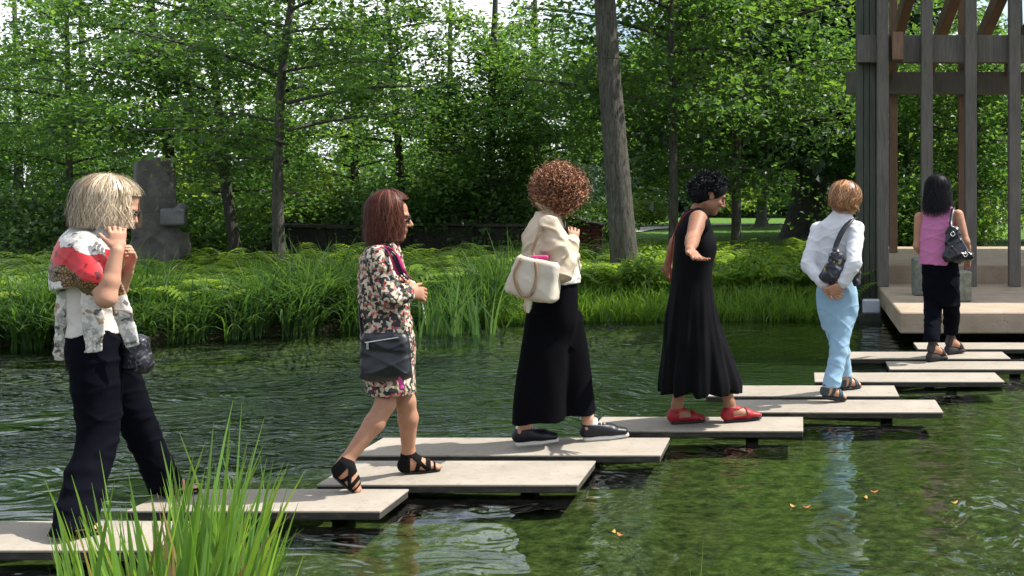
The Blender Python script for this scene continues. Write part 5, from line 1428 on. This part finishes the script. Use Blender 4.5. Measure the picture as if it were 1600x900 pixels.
    hair_obj(w, C, hairmat('auburn_curls', (.06, .021, .010), (.26, .105, .050), (.55, .28, .15), .5), sets, disp=lambda x, y, z: .012 * wob(x * 75, y * 75, z * 75), shade=.15)
    # phone in her hand
    ph = empty('phone', P(887, 372, -.03), 'slim dark phone held upright before the cream jacket', 'phone')
    S = Solid().rbox(P(886, 360, -.03), (.006, .030, .055), np.array([norm(V(1, .3, .1)), norm(V(-.3, 1, 0)), norm(V(-.1, 0, 1))]), r=.004); S.obj('case', mat('black_plastic', (.012, .012, .015), .25, .1), ph, .003)
    # canvas tote
    bc = P(836, 434, -.26)
    ax = np.array([norm(V(.96, -.05, -.22)), norm(V(.05, 1, 0)), norm(V(.22, 0, .96))])
    bag = empty('canvas_tote', bc + V(0, 0, -.14), 'cream canvas tote bag hanging behind the cream jacket', 'bag')
    mt = fabric('cream_canvas', (.52, .47, .385), .08, bscale=400); mt2 = fabric('tan_leather_trim', (.30, .20, .12), .1)
    S = Solid().rbox(bc, (.135, .075, .115), ax, r=.030, k=.01, taper=.10).ell(bc + ax[2] * -.06, V(.14, .085, .075), ax, .04)
    S.rbox(bc + ax[2] * .115, (.095, .040, .03), ax, r=.02, k=.01, op='s')
    S.obj('bag_body', mt, bag, .006, folds(.0035, 16, .0012, 60, sz=1))
    g = Geo(); g.ribbon(smooth_path([bc + ax[0] * -.06 + V(0, -.080, .105), bc + ax[0] * -.10 + V(0, -.088, .0), bc + ax[0] * -.06 + V(0, -.095, -.10), bc + ax[0] * .00 + V(0, -.100, -.085), bc + ax[0] * .03 + V(0, -.092, .02), bc + ax[0] * .02 + V(0, -.080, .10)], 26), .018, (.2, -.0, .3), .005) ; g.obj('handle_trim', mt2, bag)
    g = Geo(); g.ribbon(smooth_path([bc + ax[0] * .02 + V(0, -.03, .11), P(832, 392, -.27), P(846, 358, -.24), P(857, 338, -.13), P(856, 338, -.02)], 20), .016, (.8, 0, .5), .005); g.obj('strap', mt2, bag)
    S = Solid().rbox(bc + V(.03, 0, .118), (.05, .03, .012), r=.010); S.obj('pink_lining', fabric('pink_lining', (.6, .06, .20)), bag, .005)
    S = Solid().econe(P(826, 462, -.30), P(825, 488, -.30), (.026, .010), (.010, .006), V(1, 0, 0), .005); S.obj('strap_tail', mt, bag, .005)
woman_curly()

# ------------------------------------------------------------------ 4: black dress, red shoes
def woman_black():
    w = Person(7.7, 1110, 660, 18, 'woman in a long sleeveless black dress and red shoes, arms held out')
    P, F, Nn, R_ = w.P, w.F, w.N, w.root
    rg = np.random.default_rng(104)
    hf = norm(F + V(0, .0, -.46)); hc = P(1110, 305)
    S = Solid()
    q, A = head(S, hc, hf, P(1088, 338), up=norm(V(0, 0, 1) + F * .4), k=1.0)
    S.loft([(P(1087, 332), .13, .055), (P(1085, 350), .15, .075), (P(1085, 400), .13, .10), (P(1080, 450), .14, .10)], Nn, 8, .02)
    sh, el, wr = P(1091, 343, -.17), P(1082, 374, -.33), P(1078, 391, -.57)
    arm(S, sh, el, wr, 1.05, .056); hand(S, wr, V(.50, -.70, -.42), V(.3, -.3, .9), 1, .30, 1.08, .45)
    sh2, el2, wr2 = P(1078, 342, .17), P(1056, 380, .38), P(1045, 408, .46)
    arm(S, sh2, el2, wr2, 1.05, .056); hand(S, wr2, V(-.25, .45, -.6), V(.6, .5, .2), 1, .35)
    hA, tA, aA = on(P(1047, 665, -.05), .018), on(P(1102, 660, .02), .018), P(1058, 632, -.04); hB, tB, aB = on(P(1130, 663, .00), .018), on(P(1190, 655, .10), .022), P(1140, 630, .02)
    leg(S, P(1080, 470, -.09), P(1068, 560, -.06), aA, 1.05); leg(S, P(1088, 470, .09), P(1118, 560, .05), aB, 1.05)
    foot(S, hA, tA, aA); foot(S, hB, tB, aB)
    S.obj('body', M_SK3, R_, .005)
    g = Geo()
    for e in (-1, 1): g.tube(smooth_path([q(.083, .018 * e, -.002), q(.091, .032 * e, -.006), q(.078, .046 * e, -.002)], 7), .0028, 5)
    g.obj('eyelashes', M_SOLEB, R_)
    g = Geo()
    for e in (-1, 1): g.tube(smooth_path([q(.096, .014 * e, .020), q(.094, .034 * e, .025), q(.076, .052 * e, .019)], 7), .0034, 5)
    g.obj('eyebrows', M_SOLEB, R_)
    shoe(w, hA, tA, aA, 'mary'); shoe(w, hB, tB, aB, 'mary')
    # dress
    S = Solid().loft([(P(1087, 326), .118, .045), (P(1086, 336), .150, .078), (P(1084, 360), .165, .118), (P(1087, 386), .172, .138), (P(1082, 420), .165, .130), (P(1080, 455), .180, .140), (P(1081, 500), .205, .172), (P(1088, 550), .235, .215), (P(1095, 595), .260, .258), (P(1096, 620), .265, .268)], Nn, 22)
    S.cone(P(1091, 340, -.13), P(1094, 352, -.17), .062, .062, .02)
    S.cut(P(1095, 608), V(-.02, 0, -1))
    c0 = P(1090, 560)
    def pleat(x, y, z):
        a = np.arctan2(y - c0[1], x - c0[0]); k = np.clip((P(0, 430)[2] - z) / .75, 0, 1)
        return k * (.016 * np.sin(a * 11 + 1.5 * np.sin(z * 4)) + .006 * np.sin(a * 23 + 2)) + .003 * wob(x * 26, y * 26, z * 18)
    S.obj('dress', M_BLKD, R_, .007, pleat)
    # thin red cord over the shoulder
    g = Geo(); g.tube(smooth_path([P(1090, 326, -.07), P(1072, 334, -.10), P(1056, 358, -.10), P(1049, 395, -.10), P(1047, 440, -.12)], 18), .0045, 6); g.obj('shoulder_cord', fabric('dark_red_cord', (.22, .02, .03)), R_)
    # hair
    c = hc + V(0, 0, .042) - F * .008
    C = Solid().ell(c, V(.108, .092, .088)).ell(c - F * .050 + V(0, 0, -.035), V(.075, .080, .075), k=.03).ell(c + F * .055 + V(0, 0, .005), V(.055, .07, .050), k=.03)
    C.ell(q(-.012, -.085, -.012), V(.034, .016, .036), k=.0, op='s')
    keep = lambda d: ~((d[:, 0] > .55) & (d[:, 2] < .25)) & ~((d[:, 2] < -.35) & (d[:, 0] > -.3)) & ~((np.abs(d[:, 1]) > .6) & (d[:, 2] < -.05))
    sets = [curls(c, F, norm(V(0, 0, 1) + F * .3), V(.122, .104, .104), 1700, rg, keep, K=10, rad=.012, ln=.07, turns=.7, width=.006, lo=.86, hi=1.04)]
    hair_obj(w, C, hairmat('black_wavy_hair', (.003, .003, .004), (.008, .008, .010), (.016, .016, .022), .5), sets, disp=lambda x, y, z: .007 * wob(x * 55, y * 55, z * 55))
woman_black()

# ------------------------------------------------------------------ 5: white shirt, light blue trousers
def woman_shirt():
    w = Person(8.65, 1308, 620, 52, 'woman with short strawberry blond hair, white shirt and light blue trousers, hands clasped behind her')
    P, F, Nn, R_ = w.P, w.F, w.N, w.root
    rg = np.random.default_rng(105)
    hf = norm(V(.72, .62, -.40)); hc = P(1322, 314)
    S = Solid()
    q, A = head(S, hc, hf, P(1314, 345))
    S.loft([(P(1312, 344), .12, .06), (P(1309, 370), .14, .085), (P(1306, 430), .12, .085), (P(1306, 470), .14, .09)], Nn, 8, .02)
    sh, el, wr = P(1337, 358, -.10), P(1334, 412, -.26), P(1314, 446, -.26)
    sh2, el2, wr2 = P(1279, 360, .10), P(1263, 416, -.02), P(1291, 446, -.21)
    arm(S, sh, el, wr, .92); arm(S, sh2, el2, wr2, .92)
    hand(S, wr, V(-1, .05, -.55), V(.1, .7, .5), 1, .75); hand(S, wr2, V(1, -.1, -.75), V(.0, .8, .3), -1, .65)
    hA, tA, aA = P(1284, 625, -.20), P(1320, 634, -.26), P(1297, 600, -.19)
    hA, tA = P(1286, 618, -.22), on(P(1322, 632, -.17), .022)
    hB, tB, aB = on(P(1313, 612, .30), .022), on(P(1344, 609, .40), .022), P(1319, 590, .31)
    uA = norm(V(.28, .15, 1))
    leg(S, P(1315, 470, -.06), P(1309, 535, -.10), aA); leg(S, P(1300, 470, .08), P(1312, 535, .20), aB)
    foot(S, hA, tA, aA, up=uA); foot(S, hB, tB, aB)
    S.obj('body', M_SK1, R_, .005)
    shoe(w, hA, tA, aA, 'sport', up=uA, name='sandal'); shoe(w, hB, tB, aB, 'sport', name='sandal')
    # trousers
    S = Solid().loft([(P(1307, 440), .150, .100), (P(1308, 462), .165, .118), (P(1309, 485), .160, .120), (P(1309, 515), .115, .10)], Nn, 9)
    for pts in ([(1315, 480, -.05, .092), (1313, 520, -.08, .076), (1310, 550, -.12, .063), (1304, 580, -.16, .060), (1299, 604, -.19, .064)], [(1300, 480, .06, .092), (1307, 520, .14, .076), (1313, 550, .22, .064), (1317, 580, .28, .060), (1320, 600, .30, .062)]):
        qq = smooth_path(np.array([list(P(a, b_, c_)) + [r] for a, b_, c_, r in pts]), 9); S.chain(qq[:, :3], qq[:, 3], .02)
    S.cut(P(1305, 598), V(0, 0, -1))
    S.obj('trousers', fabric('light_blue_cotton', (.27, .42, .55), .07), R_, .007, folds(.0042, 22, .0015, 62, sz=1.0))
    # shirt
    S = Solid().loft([(P(1315, 332), .070, .062), (P(1314, 342), .120, .080), (P(1311, 356), .172, .104), (P(1307, 385), .168, .118), (P(1306, 420), .150, .112), (P(1306, 446), .158, .116)], Nn, 14)
    S.cone(sh, el, .062, .054, .03); S.cone(el, P(1318, 441, -.27), .053, .044, .02); S.cone(sh2, el2, .062, .054, .03); S.cone(el2, P(1287, 442, -.20), .053, .044, .02)
    S.cut(P(1306, 449), V(0, 0, -1))
    S.econe(P(1314, 326), P(1315, 336), (.062, .060), (.066, .064), Nn, .006)
    S.obj('shirt', fabric('white_cotton', (.62, .62, .645), .04), R_, .006, folds(.0045, 26, .0018, 66, sz=1.2))
    # hair
    c = hc + V(0, 0, .038) - F * .01
    C = Solid().ell(c, V(.112, .106, .096)).ell(c - F * .030 + V(0, 0, -.06), V(.095, .100, .060), k=.03)
    sets = [strands(c, hf, norm(V(0, 0, 1) + F * .25), V(.120, .114, .104), 1500, lambda ph: .040 + 0 * ph, rg, th_end=2.05, gap=.5, bang=1.1, width=.006, flare=.06, wave=.03, lay=.8, jit=.08, K=8, th0max=1.25), strands(c + V(0, 0, -.03) - F * .02, hf, norm(V(0, 0, 1) + F * .25), V(.108, .108, .098), 700, lambda ph: .030 + 0 * ph, rg, th_end=2.2, gap=1.2, bang=1.0, width=.006, flare=.0, wave=.03, lay=.8, jit=.08, K=8, th0max=2.0)]
    hair_obj(w, C, hairmat('strawberry_blond_hair', (.13, .050, .018), (.34, .155, .062), (.58, .32, .15)), sets, disp=lambda x, y, z: .006 * wob(x * 45, y * 45, z * 30))
    # bag under her arm
    bc = P(1312, 420, -.24)
    bag = empty('patterned_shoulder_bag', bc + V(0, 0, -.12), 'black shoulder bag with yellow and grey pattern on the white shirt\'s back', 'bag')
    m, N, L, b = nodes('dark_floral_fabric'); vo = N.new('ShaderNodeTexVoronoi'); vo.inputs['Scale'].default_value = 55; tcn = N.new('ShaderNodeTexCoord'); L.new(tcn.outputs['Object'], vo.inputs['Vector']); sx = N.new('ShaderNodeSeparateColor'); L.new(vo.outputs['Color'], sx.inputs[0])
    r = ramp(N, L, sx.outputs[0], [(0, (.012, .012, .02)), (.62, (.06, .06, .08)), (.80, (.012, .012, .018)), (.90, (.28, .21, .05)), (.95, (.22, .22, .26))], 'CONSTANT'); L.new(r.outputs[0], b.inputs['Base Color']); b.inputs['Roughness'].default_value = .6
    S = Solid().econe(bc + V(-.02, 0, .10), bc + V(-.03, 0, -.06), (.05, .022), (.115, .050), V(1, .1, 0), .01)
    S.obj('bag_body', m, bag, .006, folds(.006, 34, .002, 80, sz=1))
    S = Solid().econe(P(1339, 405, -.20), P(1338, 440, -.18), (.028, .05), (.030, .06), V(1, .1, 0), .01); S.obj('bag_end', m, bag, .006, folds(.005, 40, .002, 80, sz=1))
    g = Geo(); g.ribbon(smooth_path([bc + V(-.02, -.02, .11), P(1306, 385, -.22), P(1317, 360, -.19), P(1331, 343, -.12), P(1336, 342, .02)], 18), .038, (1, 0, .4), .006); g.obj('strap', M_LEATHER, bag)
    g = Geo(); g.box(P(1305, 392, -.235), (.022, .005, .018), bev=.002); g.obj('buckle', mat('dark_buckle', (.08, .08, .09), .3, metal=.6), bag, smooth=False)
woman_shirt()

# ------------------------------------------------------------------ 6: pink top
def woman_pink():
    w = Person(10.7, 1472, 560, 64, 'black haired woman in a pink sleeveless top and black trousers before the pavilion')
    P, F, Nn, R_ = w.P, w.F, w.N, w.root
    rg = np.random.default_rng(106)
    hf = norm(V(.55, .8, -.12)); hc = P(1465, 298)
    S = Solid()
    q, A = head(S, hc, hf, P(1466, 326))
    S.loft([(P(1467, 325), .14, .055), (P(1466, 345), .15, .08), (P(1464, 390), .12, .08), (P(1468, 425), .14, .09)], Nn, 8, .02)
    sh, el, wr = P(1497, 336, -.06), P(1508, 378, -.12), P(1514, 404, .06)
    sh2, el2, wr2 = P(1437, 340, .06), P(1434, 384, .08), P(1446, 404, .22)
    arm(S, sh, el, wr); arm(S, sh2, el2, wr2); hand(S, wr, V(.2, .8, -.5), V(-.9, .1, 0), 1, .7); hand(S, wr2, V(.6, .8, 0), V(.6, -.4, .2), -1, .6)
    hA, tA, aA = on(P(1452, 548, -.26), .085), on(P(1478, 557, -.12), .03), P(1456, 522, -.24); hB, tB, aB = on(P(1480, 539, .20), .085), on(P(1506, 540, .34), .03), P(1485, 519, .21)
    leg(S, P(1456, 440, .06), P(1456, 488, .0), aA); leg(S, P(1482, 440, -.06), P(1486, 485, .1), aB)
    foot(S, hA, tA, aA); foot(S, hB, tB, aB)
    S.obj('body', M_SK2, R_, .005)
    shoe(w, hA, tA, aA, 'wedge', name='wedge_sandal'); shoe(w, hB, tB, aB, 'wedge', name='wedge_sandal')
    S = Solid().loft([(P(1469, 408), .165, .110), (P(1470, 430), .175, .125), (P(1470, 450), .170, .125), (P(1471, 478), .13, .11)], Nn, 8)
    for pts in ([(1458, 445, .06, .095), (1458, 480, .0, .078), (1457, 508, -.15, .074), (1456, 534, -.26, .070)], [(1483, 445, -.05, .095), (1486, 480, .08, .078), (1486, 510, .18, .066), (1485, 530, .22, .062)]):
        qq = smooth_path(np.array([list(P(a, b_, c_)) + [r] for a, b_, c_, r in pts]), 8); S.chain(qq[:, :3], qq[:, 3], .02)
    S.cut(P(1470, 527), V(0, 0, -1))
    S.obj('trousers', M_NAVY, R_, .008, folds(.005, 24, .002, 60, sz=.6))
    S = Solid().loft([(P(1467, 320), .110, .050), (P(1467, 328), .150, .072), (P(1465, 350), .160, .105), (P(1463, 380), .150, .112), (P(1464, 413), .165, .118)], Nn, 12)
    S.cut(P(1464, 413), V(-.03, 0, -1))
    S.obj('top', fabric('pink_jersey', (.50, .165, .33), .06), R_, .007, folds(.005, 24, .002, 60, sz=.5))
    c = hc + V(0, 0, .035)
    C = Solid().ell(c, V(.110, .100, .100)).econe(c - F * .035 + V(0, 0, 0), c - F * .060 + V(0, 0, -.19), (.098, .07), (.095, .045), Nn, .02)
    sets = [strands(c, F, V(0, 0, 1), V(.114, .106, .106), 1500, lambda ph: .235 - .03 * np.cos(ph), rg, gap=.6, bang=.9, width=.006, flare=.22, wave=.03, lay=1.0, jit=.09), strands(c, F, V(0, 0, 1), V(.116, .108, .108), 500, lambda ph: .25 - .03 * np.cos(ph), rg, gap=.6, bang=.9, width=.002, flare=.3, wave=.04, lay=1.0, jit=.15)]
    hair_obj(w, C, hairmat('black_straight_hair', (.003, .003, .004), (.007, .0065, .008), (.022, .020, .026), .45), sets, vox=.007, disp=lambda x, y, z: .003 * wob(x * 60, y * 60, z * 10))
    bc = P(1496, 383, -.24)
    bag = empty('black_shoulder_bag', bc + V(0, 0, -.16), 'glossy black shoulder bag hanging over the pink top', 'bag')
    S = Solid().econe(bc + V(-.045, 0, .15), bc + V(-.01, 0, -.09), (.055, .025), (.125, .060), V(1, .2, 0), .01).rbox(bc + V(.02, .02, -.10), (.12, .055, .045), r=.03, k=.03)
    S.obj('bag_body', mat('glossy_black_leather', (.007, .007, .010), .30, .2, 12, .3, 60, spec=.45), bag, .007, folds(.010, 30, .004, 70, sz=1))
    g = Geo(); g.ribbon(smooth_path([bc + V(-.06, -.01, .17), P(1486, 345, -.20), P(1489, 328, -.12), P(1490, 326, .0), P(1492, 345, .1)], 16), .032, (1, .2, .2), .007); g.obj('strap', M_LEATHER, bag)
    for dx, dz in ((-.05, .10), (.06, -.08)):
        g = Geo(); g.tube(smooth_path([bc + V(dx - .02, -.06, dz), bc + V(dx, -.068, dz + .02), bc + V(dx + .02, -.06, dz), bc + V(dx, -.066, dz - .02), bc + V(dx - .02, -.06, dz)], 14), .004, 6); g.obj('ring', M_SILVER, bag)
woman_pink()
